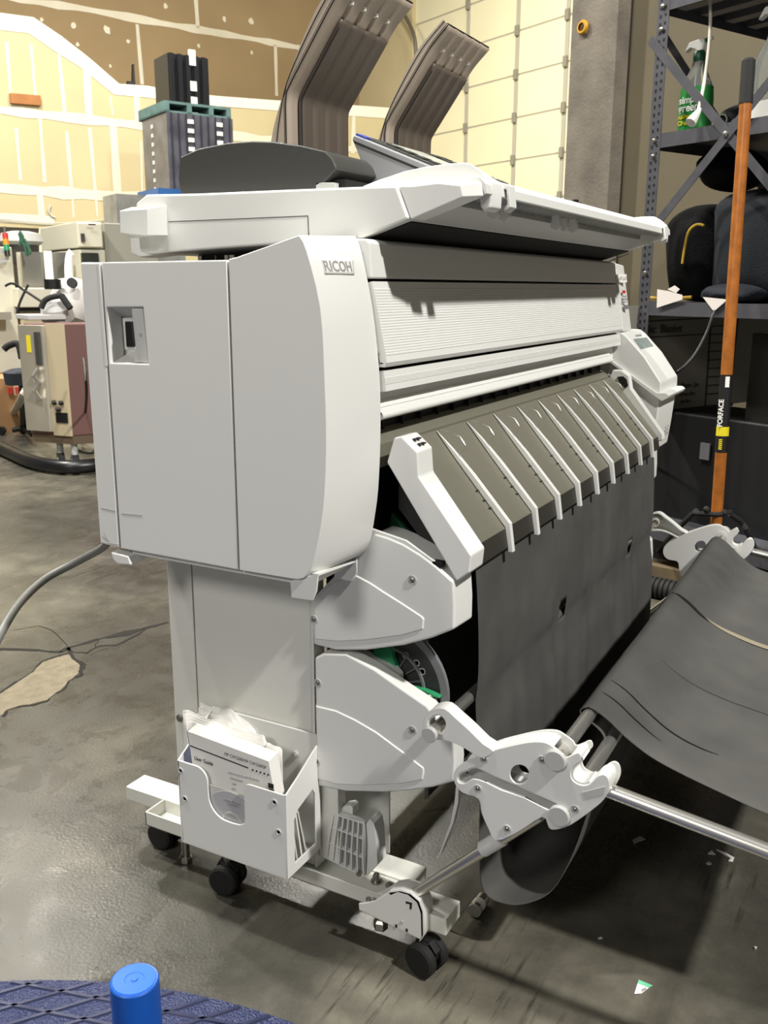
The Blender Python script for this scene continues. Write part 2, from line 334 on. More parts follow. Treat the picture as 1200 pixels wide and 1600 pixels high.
# door surface streaks
# ---- near wall behind the shelf and its timber post
PN = AD(945, 449, 5.2)
def NWp(u, v, off=0): return AW(u, v, PN-dA*off, dA)
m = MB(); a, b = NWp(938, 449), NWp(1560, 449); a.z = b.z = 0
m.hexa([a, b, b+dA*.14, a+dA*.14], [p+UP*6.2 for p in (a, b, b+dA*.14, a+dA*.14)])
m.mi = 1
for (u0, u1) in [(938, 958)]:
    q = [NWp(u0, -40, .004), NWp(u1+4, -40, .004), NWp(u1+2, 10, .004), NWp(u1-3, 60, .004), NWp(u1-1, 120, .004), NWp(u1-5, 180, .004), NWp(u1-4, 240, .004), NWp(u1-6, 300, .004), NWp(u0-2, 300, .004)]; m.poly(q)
tag(m.build('wall_right', [mat('shade-darkened drywall', '#5e5643', .88, var=.06, vscale=3), MUD], None, 0, 0), kind='structure')  # drywall colour darkened to carry the shade behind the shelving
WOODG = mat('weathered grey timber', '#6b6459', .8, var=.3, vscale=14, bump=.3, bscale=60)
WOODG.node_tree.nodes['Noise Texture'].inputs['Scale'].default_value = 5
m = MB(); a, b = NWp(874, 449, .12), NWp(941, 449, .12); a.z = b.z = 0; m.hexa([a, b, b+dA*.10, a+dA*.10], [p+UP*6 for p in (a, b, b+dA*.10, a+dA*.10)])
tag(m.build('trim_2', WOODG, None, .004, 0), kind='structure')
m = MB(); a, b = NWp(939, 449, .06), NWp(946, 449, .06); a.z = b.z = 0; m.hexa([a, b, b+dA*.05, a+dA*.05], [p+UP*6 for p in (a, b, b+dA*.1, a+dA*.1)]); tag(m.build('trim_3', mat('dark steel channel', '#2b2d33', .5), None, 0, 0), kind='structure')
c = NWp(912, 43, .13); m = MB()
m.loft([[c+(dB*math.cos(t)+UP*math.sin(t))*r-dA*h for t in [2*math.pi*k/28 for k in range(28)]] for r, h in ((.021, 0), (.036, 0), (.036, .012), (.030, .02), (.021, .02))], cap=False); tag(m.build('yellow_ring', mat('mustard ring', '#b98a1e', .45), None), 'mustard-yellow round grommet fixed high on the grey timber post', 'ring')
c = NWp(902, 323, .13); m = MB(); s = dB
m.hexa([c-s*.022-UP*.045, c+s*.022-UP*.045, c+s*.022-UP*.045-dA*.03, c-s*.022-UP*.045-dA*.03], [c-s*.022+UP*.012, c+s*.022+UP*.012, c+s*.022+UP*.012-dA*.03, c-s*.022+UP*.012-dA*.03]); m.hexa([c-s*.010+UP*.012, c+s*.010+UP*.012, c+s*.010-dA*.03+UP*.012, c-s*.01-dA*.03+UP*.012], [p+UP*.025 for p in (c-s*.010+UP*.012, c+s*.010+UP*.012, c+s*.010-dA*.03+UP*.012, c-s*.01-dA*.03+UP*.012)]); tag(m.build('door_latch', BLACK, None, .002), 'small black latch on the timber post just above the scanner', 'latch')
# ceiling and the walls behind the camera
m = MB(); m.box(-7, 22, -8, 22, 8.2, 8.35); tag(m.build('ceiling', mat('ceiling deck', '#5a5852', .9), None, 0, 0), kind='structure')
m = MB(); m.box(-7.15, -7, -8, 22, 0, 8.2); GW = mat('grey block wall', '#6f6c66', .9); tag(m.build('wall_west', GW, None, 0, 0), kind='structure')
m = MB(); m.box(-7, 22, -8.15, -8, 0, 8.2); tag(m.build('wall_south', GW, None, 0, 0), kind='structure')
# ================================================================== THE PRINTER
pr = empty('wide_format_printer', (.8, .15, 0), 'large white wide-format printer and scanner on a wheeled stand', 'printer')
# ---- inner body (dark frame behind the covers)
m = MB(); m.box(.045, 1.46, .03, .39, .70, 1.10); m.box(.16, 1.44, .0, .05, .93, 1.10); m.build('inner_frame', mat('dark inner frame', '#2a2a28', .7), pr)
# ---- left end: front cover with curved face, door, rear cover
ridge = [(0, 1.1675), (-.012, 1.148), (-.033, 1.073), (-.0385, .98), (-.040, .881), (-.033, .788), (-.016, .715), (.002, .684), (.03, .6795), (.1195, .6785), (.1195, 1.1375), (.105, 1.140)]
sil = [(-.016, 1.172), (-.026, 1.150), (-.044, 1.073), (-.056, .98), (-.0585, .900), (-.056, .820), (-.050, .765), (-.035, .703), (.002, .6795), (.1195, .678), (.1195, 1.1425), (.105, 1.147)]
def dens(L): return [(p.x, p.y) for p in smoothpts([(a, b, 0) for a, b in L[:9]], 3)]+L[9:]
ridge, sil = dens(ridge), dens(sil)
m = MB(); mid = [((a[0]*.6+b[0]*.4)-(.004 if 2 < i < 22 else 0), a[1]*.6+b[1]*.4) for i, (a, b) in enumerate(zip(ridge, sil))]
m.loft([[(0, y, z) for y, z in ridge], [(.05, y, z) for y, z in mid], [(.1235, y, z) for y, z in sil], [(.127, y+(.004 if y < .05 else 0), z) for y, z in sil], [(.129, y+(.03 if y < .05 else 0), z-.002) for y, z in sil]])
fc = m.build('front_side_cover', WHITE, pr, .006, seg=3)
# name badge with the maker's mark
b0 = Vector(AX(503, 403, .035)); b0 = Vector((.045, -.0365, 1.116)); b1 = Vector((.045, -.0425, 1.092))
def fface(u, v, z0=1.1): # point on the curved front face (plane y = about -.03)
    return AY(u, v, -.030)
FT = bvh(fc)
P = [cast(FT, u, v) for u, v in [(501, 403), (551, 404.5), (553, 429), (507, 428)]]
m = MB(); m.grid(lambda a, b: (P[0]*(1-a)*(1-b)+P[1]*a*(1-b)+P[2]*a*b+P[3]*(1-a)*b), 12, 6); bd = m.build('name_badge', mat('badge white', '#e2e2de', .35), pr, 0, 40)
drape(bd, FT, (0, 1, 0), .0008)
k_ = bd.modifiers.new('solid', 'SOLIDIFY'); k_.thickness = .0008; k_.offset = 0
tx = textfit('lettering', 'RICOH', cast(FT, 507, 424), cast(FT, 549.5, 425), .0150, INKG, bd, .0, .02, (0, .18, .98)); drape(tx, FT, (0, 1, 0), .0016)
# door plate with the switch opening
doo = [(.1225, .6785), (.3635, .679), (.3635, 1.1355), (.1225, 1.1365)]
hole = [AX(167, 480, 0), AX(223, 480, 0), AX(232, 569, 0), AX(173, 567, 0)]; hole = [(p.y, p.z) for p in hole]
sd = plate('side_door', doo, [hole], .03, MYZ(0), WHITE, pr, .002)
m = MB()
hp = [Vector((.004, y, z)) for y, z in hole]
bi = [AX(u, v, .035) for u, v in [(190, 494), (226, 494), (229, 545), (194, 553)]]
for i in range(4): m.poly([hp[i], hp[(i+1) % 4], bi[(i+1) % 4], bi[i]])
m.poly(bi); rec = m.build('switch_recess', WHITE, pr, 0, 0)
q = [AX(u, v, .004) for u, v in [(205, 481.5), (222, 481.5), (231, 567), (210, 566)]]
m = MB(); m.loft([q, [p+Vector((.03, 0, 0)) for p in q]]); m.build('switch_guard', WHITE, rec, .002)
q = [AX(u, v, .0) for u, v in [(193.5, 502), (210, 502), (210.5, 542), (195.5, 542)]]
q = [AX(u, v, .003) for u, v in [(191, 497), (206, 497), (211, 545), (195, 547)]]
m = MB(); m.loft([[p+Vector((.0, 0, 0)) for p in q], [p+Vector((.02, 0, 0)) for p in q]]); m.build('switch_bezel', WHITE, rec, .001)
q = [AX(u, v, .0) for u, v in [(194.5, 502), (205, 502), (209, 542), (197, 542)]]
m = MB(); m.loft([q, [p+Vector((.02, 0, 0)) for p in q]]); m.build('power_switch', BLACK, rec, .0015)
m = MB(); p = AX(219, 523, .003); m.cyl(p, p+Vector((.004, 0, 0)), .003); m.build('screw_plug', LGREY, rec)
m = MB(); m.exx([(.3665, .679), (.409, .682), (.409, 1.136), (.3665, 1.1355)], 0, .15); rc = m.build('rear_side_cover', WHITE, pr, .003)
# upper part of the rear seam (raised bead)
m = MB(); a, b = AX(154.5, 412, -.0005), AX(167, 572, -.0005); m.loft([[a+Vector((0, s, 0)) for s in (0, .003)]+[a+Vector((.004, s, 0)) for s in (.003, 0)], [b+Vector((0, s, 0)) for s in (-.001, .004)]+[b+Vector((.004, s, 0)) for s in (.004, -.001)]]); m.build('seam_bead', WHITE, rc)
# scuff marks at the bottom rear
sc = mat('grey scuff', '#8e8e8c', .8)
for (u0, v0, u1, v1) in [(158, 794, 180, 799), (190, 803, 222, 806), (160, 838, 171, 846), (170, 849, 186, 852), (163, 832, 168, 845)]:
    m = MB(); a, b = AX(u0, v0, -.0004), AX(u1, v1, -.0004); m.loft([[a, a+Vector((0, 0, .0009)), a+Vector((.0003, 0, .0009)), a+Vector((.0003, 0, 0))], [b, b+Vector((0, 0, .0009)), b+Vector((.0003, 0, .0009)), b+Vector((.0003, 0, 0))]]); m.build('scuff_mark', sc, rc)
# lower lip and brackets under the end cover
m = MB(); m.box(.012, .15, .0, .35, .668, .679); m.build('bottom_rail', WHITE2, pr, .002)
p = [AX(u, v, .004) for u, v in [(453, 908), (497, 896), (494, 925), (488, 939), (455, 934)]]
m = MB(); m.loft([p, [q+Vector((.004, 0, 0)) for q in p]]); m.build('bracket_plate', WHITE, pr, .001)
a = AX(497, 897, .004); b = AX(557, 875, .122); e_ = Vector((0, 0, -.003)); f_ = Vector((0, .010, 0)); m = MB(); m.loft([[a, a+f_, a+f_+e_, a+e_], [b, b+f_, b+f_+e_, b+e_]]); m.build('bracket_web', WHITE, pr)
p = [AX(u, v, .118) for u, v in [(524, 892), (557, 872), (557, 896), (549, 909), (521, 903)]]
m = MB(); m.loft([p, [q+Vector((.004, 0, 0)) for q in p]]); m.build('bracket_plate', WHITE, pr, .001)
p = [AX(u, v, .0) for u, v in [(172, 862), (200, 869), (205, 884), (183, 882), (176, 875)]]
m = MB(); m.loft([p, [q+Vector((.06, 0, .004)) for q in p]]); m.build('handle_grip', WHITE, pr, .003)
# ---- front: top cover band, ribbed flap, ribbed bars, recess
m = MB(); m.exx([(-.0405, 1.112), (-.036, 1.163), (-.030, 1.168), (.0, 1.169), (.0, 1.112)], .1285, 1.47); m.build('top_cover', WHITE, pr, .003)
m = MB(); m.exx([(.0, 1.135), (.39, 1.135), (.39, 1.10), (.0, 1.10)], .15, 1.50); m.build('upper_body', mat('dark frame grey', '#2b2b29', .6), pr)
def ribbed(name, a, b, x0, x1, th, pitch, amp, bev=.003, tiltback=None):
    """panel from yz point a (top) to b (bottom), fine horizontal ribs on its outside"""
    a, b = Vector(a), Vector(b); L = (b-a).length; d = (b-a)/L; nrm = Vector((d.y, -d.x));
    if nrm.x > 0: nrm = -nrm
    k = max(2, int(L/pitch)); ring = []
    e = .010
    ring.append(a); ring.append(a+d*e)
    for i in range(k):
        t0 = e+(L-2*e)*i/k; w = (L-2*e)/k
        ring += [a+d*(t0+w*.2)+nrm*amp, a+d*(t0+w*.7)+nrm*amp, a+d*(t0+w*.9)]
    ring.append(b)
    back = [b-nrm*th, a-nrm*th]; m = MB()
    m.loft([[(x, p.x, p.y) for p in ring+back] for x in (x0, x1)]); return m.build(name, WHITE, pr, 0, 25)
fl = ribbed('front_flap', (-.041, 1.108), (-.066, .991), .1285, 1.466, .012, .0048, .0007)
m = MB(); m.exx([(-.066, .991), (-.0625, .984), (-.050, .984), (-.054, .994)], .1285, 1.466); m.build('flap_edge', WHITE, fl, .002)
m = MB(); p = Vector((.1285, -.050, 1.004)); m.cyl(p, p+Vector((-.004, 0, 0)), .003); m.build('flap_pivot', ZINC, pr)
bar = ribbed('upper_guide_bar', (-.060, .979), (-.064, .949), .1295, 1.468, .03, .0048, .0007)
m = MB(); m.exx([(-.040, .955), (-.044, .915), (.02, .9), (.02, .955)], .130, 1.47); m.build('recessed_panel', WHITE, pr)
b2 = ribbed('lower_guide_bar', (-.044, .932), (-.0575, .915), .130, 1.42, .012, .0048, .0006)
m = MB(); m.tube([(.130, -.0535, .911), (1.42, -.0535, .911)], .0058, 12); m.build('rounded_edge', WHITE, b2)
m = MB(); m.box(.13, 1.46, -.012, -.0, .84, .905); slot = m.build('paper_slot', BLACK, pr)
for i in range(18): x = .2+i*.068; m = MB(); m.box(x, x+.004, -.02, -.0, .862, .892); m.box(x+.003, x+.014, -.02, -.0, .868, .872); m.build('slot_rib', BLACK, slot)
m = MB(); m.exx([(-.012, .882), (-.036, .876), (-.05, .868), (-.05, .83), (-.012, .83)], .130, 1.43); m.build('slot_sill', OLIVE, pr, .002)
# ---- exit tray: metallic panel, nine white ribs with wire loops
tp = [(-.052, .8655), (-.060, .8665), (-.1925, .7155), (-.1985, .684), (-.190, .684), (-.16, .71), (-.05, .845)]
m = MB(); m.exx(tp, .178, 1.412); tray = m.build('exit_tray', OLIVE, pr, .0015)
m = MB(); m.exx([(-.1932, .7150), (-.1992, .684), (-.1960, .684), (-.190, .714)], .1785, 1.4115); m.build('tray_front_edge', mat('dark olive edge', '#2f2d28', .5), tray)
m = MB(); m.exx([(-.185, .69), (-.15, .66), (-.06, .76), (-.06, .8), (-.16, .70)], .18, 1.41); m.build('tray_underside', mat('dark underside', '#1b1b19', .7), pr)
for k in range(9):
    x = .310+k*.1255; m = MB()
    d = Vector((0, -.1325, -.151)).normalized(); n = Vector((0, -d.z, d.y)) if False else Vector((0, -.752, .66))
    top = Vector((x, -.062, .8650))+n*.001
    A = top; Bp = Vector((x, -.192, .7165))+n*.001; C2 = Vector((x, -.1995, .676))
    w = .0055
    def ring(p, h, ww): return [p+Vector((-ww, 0, 0)), p+Vector((ww, 0, 0)), p+Vector((ww, 0, 0))+n*h, p+Vector((-ww, 0, 0))+n*h]
    m.loft([ring(A, .0012, .0015), ring(A+(Bp-A)*.22, .006, w*.75), ring(A+(Bp-A)*.5, .009, w), ring(Bp, .010, w),
            [C2+Vector((-w, 0, 0)), C2+Vector((w, 0, 0)), C2+Vector((w, -.008, 0)), C2+Vector((-w, -.008, 0))]])
    rb = m.build('tray_rib', WHITE, pr, .001)
    m = MB(); p0 = A+n*.002; p1 = A+(Bp-A)*.30+n*.009; s = Vector((.0, 0, 0))
    lp = [p0, p0+n*.012+(Bp-A)*.05, A+(Bp-A)*.17+n*.0285, A+(Bp-A)*.25+n*.027, p1]
    m.tube(lp, .0009, 6); m.build('wire_loop', CHROME, rb)
    m = MB(); p0 = Vector((x-.011, 0, 0))
    for t in (.62, .72, .80): q = A+(Bp-A)*t+Vector((-.010, 0, 0))+n*.0002; m.box(q.x-.003, q.x+.003, q.y-.0015, q.y+.0015, q.z-.0005, q.z+.0012)
    m.build('guide_mark', INK, rb)
# dark pressed grooves beside each rib
# ---- tray arms at both ends
def arm(x0, x1, name):
    yz = [(-.078, .881), (-.092, .884), (-.118, .863), (-.121, .826), (-.209, .716), (-.2065, .689), (-.186, .672), (-.066, .842)]
    m = MB(); m.exx(yz, x0, x1); return m.build(name, WHITE, pr, .003)
ar = arm(.128, .180, 'tray_arm')
m = MB()
for i, (a, b) in enumerate([(0, 0), (1, 0), (0, 1), (1, 1)]): x = .145+a*.011; y = -.104-b*.008; z = .879-b*.0068; m.box(x, x+.008, y-.003, y+.003, z-.002, z-.0005+.0005)
m.build('arm_symbol', INK, ar)
am2 = [(-.052, .866), (-.06, .885), (-.085, .885), (-.105, .872), (-.112, .838), (-.204, .722), (-.206, .706), (-.19, .700), (-.10, .81), (-.08, .845)]
m = MB(); m.exx(am2, 1.412, 1.440); far = m.build('tray_arm', WHITE, pr, .003)
m = MB(); m.exx([(-.075, .868), (-.09, .87), (-.1, .862), (-.105, .845), (-.098, .838), (-.08, .855)], 1.409, 1.4125); m.build('arm_opening', BLACK, far)
# ---- right end: label panel, lower cover with window and lip
m = MB(); yz = [(-.034, 1.165), (-.068, .984), (.10, .975), (.38, .975), (.38, 1.165)]
m.loft([[(1.472, y, z) for y, z in yz], [(1.60, y+(.01 if y < 0 else 0), z-.004) for y, z in yz]]); rp = m.build('right_upper_cover', WHITE, pr, .004)
m = MB(); m.box(1.598, 1.625, .0, .03, 1.085, 1.115); m.build('release_knob', WHITE, rp, .004)
lab = lambda u0, v0, u1, v1, c, nm: (lambda P: MB().loft([P, [p+Vector((0, .0015, 0)) for p in P]]).build(nm, c, rp))([AW(u, v, Vector((1.472, -.036, 1.165)), Vector((0.05, .982, -.185)))+Vector((0, -.0008, 0)) for u, v in [(u0, v0), (u1, v0-.6), (u1+.8, v1), (u0+.8, v1+.6)]])
lab(963, 429, 978.5, 441, PAPER, 'model_label'); lab(972.2, 454, 976.5, 458, RED, 'red_sticker'); lab(973, 462.5, 978, 464, INKG, 'small_print'); lab(973, 466.5, 980, 468.5, INKG, 'small_print'); lab(972, 471, 981.5, 471.8, INKG, 'small_print'); lab(974, 477, 981, 483, MGREY, 'small_print')
p = AW(966, 437.5, Vector((1.472, -.036, 1.165)), Vector((0.05, .982, -.185)))+Vector((0, -.0025, 0)); e = AW(977.5, 437, Vector((1.472, -.036, 1.165)), Vector((0.05, .982, -.185)))+Vector((0, -.0025, 0))
textfit('lettering', 'MP 2200', p, e, .0095, INKG, rp, .0003, 0, (0, -.18, .98))
pro = [(-.062, .983), (-.079, .971), (-.129, .920), (-.178, .853), (-.179, .816), (-.10, .80), (.0, .80), (.38, .80), (.38, .983)]
m = MB(); m.loft([[(1.472, y, z) for y, z in pro], [(1.685, y, z) for y, z in pro]]); lc = m.build('cartridge_cover', WHITE, pr, .005)
dirv = Vector((0, -.050, -.051)).normalized(); nn = Vector((0, -.714, .70))
def onlc(u, v, k=0): return AW(u, v, Vector((1.47, -.079, .971)), nn)+nn*k
q = [onlc(u, v, .0008) for u, v in [(989, 530), (1010, 527), (1021, 541), (1001, 546)]]
m = MB(); m.loft([q, [a-nn*.003 for a in q]]); m.build('window_recess', mat('grey tinted window', '#8d9894', .25), lc, .0005)
q = [onlc(u, v, .001) for u, v in [(992, 523.5), (1001, 522.5), (1003, 525), (994, 526)]]
m = MB(); m.loft([q, [a-nn*.003 for a in q]]); m.build('small_print', INKG, lc)
m = MB(); m.loft([[(1.462, y, z) for y, z in [(-.185, .803), (-.200, .812), (-.204, .820), (-.196, .826), (-.17, .826), (-.03, .915), (-.03, .905), (-.17, .812)]], [(1.676, y, z) for y, z in [(-.185, .803), (-.200, .812), (-.204, .820), (-.196, .826), (-.17, .826), (-.03, .826), (-.03, .812), (-.17, .812)]]])
m.build('cover_lip', WHITE, lc, .002)
low = [(-.03, .91), (-.176, .813), (-.178, .80), (-.172, .723), (-.165, .660), (-.06, .62), (.38, .66), (.38, .82), (-.03, .82)]
m = MB(); m.loft([[(1.470, y, z) for y, z in low], [(1.672, y, min(z, .82)) for y, z in low]]); lw = m.build('right_lower_cover', WHITE, pr, .004)
m = MB()
for z in (.693, .703, .713): m.box(1.60, 1.612, -.1715, -.165, z-.003, z+.003); m.box(1.63, 1.64, -.1715, -.165, z-.001, z+.004)
m.build('small_print', INKG, lw)
m = MB(); m.exx([(-.148, .685), (-.180, .66), (-.180, .60), (-.165, .585), (-.11, .59), (-.05, .65), (-.05, .69)], 1.42, 1.465); rr = m.build('right_roll_cover', WHITE, pr, .003)
for z in (.655, .617):
    p = AX(1006 if z > .63 else 1004, 723 if z > .63 else 746, 1.4185); m = MB(); m.cyl(p, p+Vector((.004, 0, 0)), .016); m.build('cover_hole', BLACK, rr)
# ---- side roll covers with embossed panels
up = YZ(crop([(550, 45), (620, 66), (700, 100), (790, 155), (870, 215), (960, 295), (967, 420), (965, 545), (850, 590), (700, 630), (500, 655), (350, 655), (232, 625), (222, 390)], 420, 820, 3.3333), .125)
upi = YZ(crop([(335, 290), (455, 258), (530, 298), (600, 345), (700, 408), (805, 478), (815, 492), (810, 545), (700, 578), (500, 605), (350, 612), (235, 600), (228, 390)], 420, 820, 3.3333), .1245)
lo = YZ([(491, 1028), (505, 1021), (540, 1022), (585, 1046), (630, 1078), (666, 1103), (708, 1150), (711, 1190), (709, 1222), (675, 1231), (640, 1236), (600, 1238.5), (540, 1237), (496, 1228)], .125)
loi = YZ(crop([(240, 935), (345, 960), (450, 1010), (560, 1075), (700, 1180), (810, 1265), (815, 1280), (808, 1330), (700, 1350), (500, 1362), (350, 1355), (250, 1328)], 420, 820, 3.3333), .1245)
def rollcover(o, inn, x, s, name, th=.062):
    m = MB(); pts = [(y, z) for y, z in o]
    m.loft([[(x, y, z) for y, z in pts], [(x+s*th, y-(.004 if y < -.12 else 0), z) for y, z in pts]]); c = m.build(name, WHITE, pr, .004)
    m = MB(); cy = sum(p[0] for p in inn)/len(inn); cz = sum(p[1] for p in inn)/len(inn)
    m.loft([[(x+s*.002, cy+(y-cy)*1.0, cz+(z-cz)*1.0) for y, z in inn], [(x-s*.0022, cy+(y-cy)*.965, cz+(z-cz)*.95) for y, z in inn]]); m.build('embossed_panel', WHITE, c, .001)
    return c
def screw(x, y, z, par, s=1, r=.0062):
    m = MB(); m.lathe([(r*1.25, .0), (r*1.25, .0012), (r, .0012), (r, .0002)], (x, y, z), (-s, 0, 0), 20); k = m.build('screw_well', LGREY, par)
    m = MB(); m.lathe([(r*.62, 0), (r*.62, .0014), (r*.4, .0022), (0, .0022)], (x, y, z), (-s, 0, 0), 12); m.build('screw', ZINC, k)
for x, s in ((.125, 1), (X1(.125), -1)):
    c = rollcover(up, upi, x, s, 'upper_roll_cover'); d = rollcover(lo, loi, x, s, 'lower_roll_cover', .030)
    for (u, v, par) in [(643, 907, c), (490, 968, c), (643, 1142, d), (495, 1068, d), (494, 1190, d)]:
        q = AX(u, v, .1225); screw(x-s*.0023 if u < 600 and v in (968, 1190) else x-s*.0003, q.y, q.z, par, s)
# upper cover rising trim and inner tub
m = MB(); m.exx([(-.04, .735), (-.10, .724), (-.15, .698), (-.15, .688), (-.1, .712), (-.04, .722)], .127, .133); m.build('cover_trim', WHITE, pr)
m = MB(); m.box(.185, 1.405, -.02, .08, .60, .84); m.box(.185, 1.405, .02, .08, .28, .6); m.build('roll_bay', BLACK, pr)
# slotted top of lower cover
P = [AX(u, v, .128) for u, v in [(540, 1023), (585, 1045), (610, 1060)]]
m = MB(); m.loft([[(x, y, z) for y, z in [(.05, .5035), (.0, .5035), (-.055, .4875), (-.066, .478), (-.066, .462), (.05, .47)]] for x in (.128, .192)]); m.build('cover_step', WHITE, pr, .002)
for k in range(7):
    m = MB(); y = -.118-.0085*k; z = .447-.0065*k; m.box(.150, .19, y-.002, y+.002, z-.012, z+.004); m.build('vent_slat', WHITE, pr)
# green roll flange with lever and rim
cy, cz = -.032, .445
m = MB(); m.exx([(y, z) for y, z in circ(cy, cz, .108, 40)], .200, .206); rf = m.build('roll_flange', mat('dark grey flange', '#3b3c3b', .45), pr)
m = MB()
for r0, r1 in ((.101, .114), (.068, .072)):
    m.loft([[(.194, cy+r*math.cos(t), cz+r*math.sin(t)) if k < 2 else (.202, cy+r*math.cos(t), cz+r*math.sin(t)) for k, r in enumerate((r0, r1, r1, r0))] for t in [2*math.pi*i/48 for i in range(48)]], close=True)
m.build('flange_rim', MGREY, rf)
m = MB()
for a in range(0, 360, 20):
    t = math.radians(a); m.ext([(.196, cy+.03*math.cos(t), cz+.03*math.sin(t)), (.196, cy+.072*math.cos(t), cz+.068*math.sin(t)), (.196, cy+.072*math.cos(t+.05), cz+.072*math.sin(t+.05)), (.196, cy+.03*math.cos(t+.05), cz+.03*math.sin(t+.05))], (.006, 0, 0))
m.build('flange_spoke', MGREY, rf)
m = MB(); m.lathe([(.028, 0), (.028, .03), (.0, .03)], (.205, cy, cz), (-1, 0, 0)); m.build('flange_hub', BLACK, rf)
q = [AX(u, v, .185) for u, v in [(582, 1014), (608, 1012), (614, 1030), (621, 1048), (613, 1050), (603, 1036), (585, 1026)]]
m = MB(); m.loft([q, [p+Vector((.012, 0, 0)) for p in q]]); m.build('green_lever', GREEN, rf, .0015)
q = [AX(u, v, .185) for u, v in [(641, 1074), (660, 1078), (687, 1089), (687, 1092), (660, 1086), (641, 1079)]]
m = MB(); m.loft([q, [p+Vector((.012, 0, 0)) for p in q]]); m.build('green_lever', GREEN, rf, .0015)
m = MB()
for (u, v) in [(634, 1024), (651, 1036), (660, 1049)]:
    p = AX(u, v, .1995); m.lathe([(.006, 0), (.006, .001), (.0045, .001), (.0045, 0)], p, (-1, 0, 0), 14)
m.build('flange_symbol', PAPER2, rf)
# green unlock plate seen behind the arm
q = [AX(u, v, .19) for u, v in [(612, 800), (640, 835), (655, 850), (625, 838), (608, 822)]]
m = MB(); m.loft([q, [p+Vector((.01, 0, 0)) for p in q]]); m.build('green_lever', mat('deep green plastic', '#17532f', .5), pr, .001)
m = MB(); p = AX(683, 882, .127); m.box(.127, .14, p.y-.008, p.y+.008, p.z-.004, p.z+.004); m.build('sensor', BLACK, pr)
m = MB(); m.tube([(.2, cy, cz), (1.4, cy, cz)], .02, 20); m.build('roll_spindle', BLACK, pr)
m = MB(); m.exx([(-.098, .24), (-.100, .40), (-.094, .62), (-.096, .62), (-.102, .40), (-.100, .24)], .212, 1.38); m.build('inner_film', mat('dark film', '#3b3b3c', .35), pr)
# ---- scanner on top
SX = .153
so = [(u, v) for u, v in [(263, 321), (290, 316), (400, 308), (520, 300), (614, 293.5), (630, 300), (636, 343), (557, 371), (483, 378), (400, 385), (217, 397), (205, 392)]]
yz = YZ(so, SX); yz = [(min(y, .43), z) for y, z in yz]
yz = [(.405, 1.249), (.30, 1.246), (.10, 1.244), (-.055, 1.242), (-.0667, 1.2415), (-.087, 1.195), (-.01, 1.1705), (.09, 1.166), (.41, 1.153), (.428, 1.158), (.430, 1.236)]
m = MB(); m.exx(yz, SX, X1(SX)); scn = m.build('scanner_body', WHITE, pr, .004)
m = MB(); m.exx([(-.078, 1.1935), (-.070, 1.1990), (.12, 1.18), (.12, 1.15), (-.008, 1.1695)], SX+.018, X1(SX)-.018); m.exx([(-.082, 1.1935), (-.008, 1.1697), (.1, 1.165), (.1, 1.1635), (-.008, 1.1680), (-.082, 1.1915)], SX+.018, X1(SX)-.018); m.build('underside_shade_plate', mat('black painted shade', '#080808', .9), scn)  # black plates paint in the dark of the open underside
# groove line of the removable side panel
g = [AX(u, v, SX-.0004) for u, v in [(263, 347), (481.5, 338)]]; g2 = [AX(u, v, SX-.0004) for u, v in [(481.5, 338), (483.5, 380)]]
m = MB(); t = Vector((0, 0, .0011)); m.loft([[g[0], g[0]+t, g[0]+t+Vector((.001, 0, 0)), g[0]+Vector((.001, 0, 0))], [g[1], g[1]+t, g[1]+t+Vector((.001, 0, 0)), g[1]+Vector((.001, 0, 0))]])
t = Vector((0, .0013, 0)); m.loft([[g2[0], g2[0]+t, g2[0]+t+Vector((.001, 0, 0)), g2[0]+Vector((.001, 0, 0))], [g2[1], g2[1]+t, g2[1]+t+Vector((.001, 0, 0)), g2[1]+Vector((.001, 0, 0))]])
m.build('panel_seam', INK, scn)
# corner block at the rear
A = [AX(u, v, .105) for u, v in [(187, 329), (230, 326), (231, 368), (188, 364)]]; Bq = [AX(u, v, SX+.002) for u, v in [(205, 323), (262, 320.5), (263, 368), (205, 372)]]
m = MB()
for i in range(4): m.face([m.bm.verts.new(p) for p in (A[i], A[(i+1) % 4], Bq[(i+1) % 4], Bq[i])]) if i != 0 else None
m.poly(A); c = (A[0]+A[1]+Bq[0]+Bq[1])/4; dn = Vector((0, 0, -.012))
T = [A[0], A[1], Bq[1], Bq[0]]; I = [c+(p-c)*.78+dn for p in T]
for i in range(4): m.poly([T[i], T[(i+1) % 4], I[(i+1) % 4], I[i]])
m.poly(I); bmesh.ops.remove_doubles(m.bm, verts=m.bm.verts, dist=1e-5); m.build('corner_block', WHITE, scn, .001)
q = [AX(u, v, SX+.03) for u, v in [(203, 368), (262, 366), (300, 392), (218, 402), (205, 396)]]
m = MB(); m.loft([q, [p+Vector((.05, 0, 0)) for p in q]]); m.build('corner_foot', WHITE, scn, .002)
m = MB(); m.box(.25, 1.4, .06, .38, 1.136, 1.162); m.build('scanner_hinge', BLACK, pr)
m = MB()
for k in (0, 1, 3, 6): m.box(.17+k*.003, .176+k*.003, .24+k*.015, .250+k*.012, 1.137, 1.150)
m.build('hinge_comb', ZINC, pr)
# tilted document table at the front
tt = [(-.075, 1.2418), (-.183, 1.259), (-.186, 1.228), (-.160, 1.218), (-.088, 1.194)]
m = MB(); m.exx(tt, SX+.010, SX+.014)
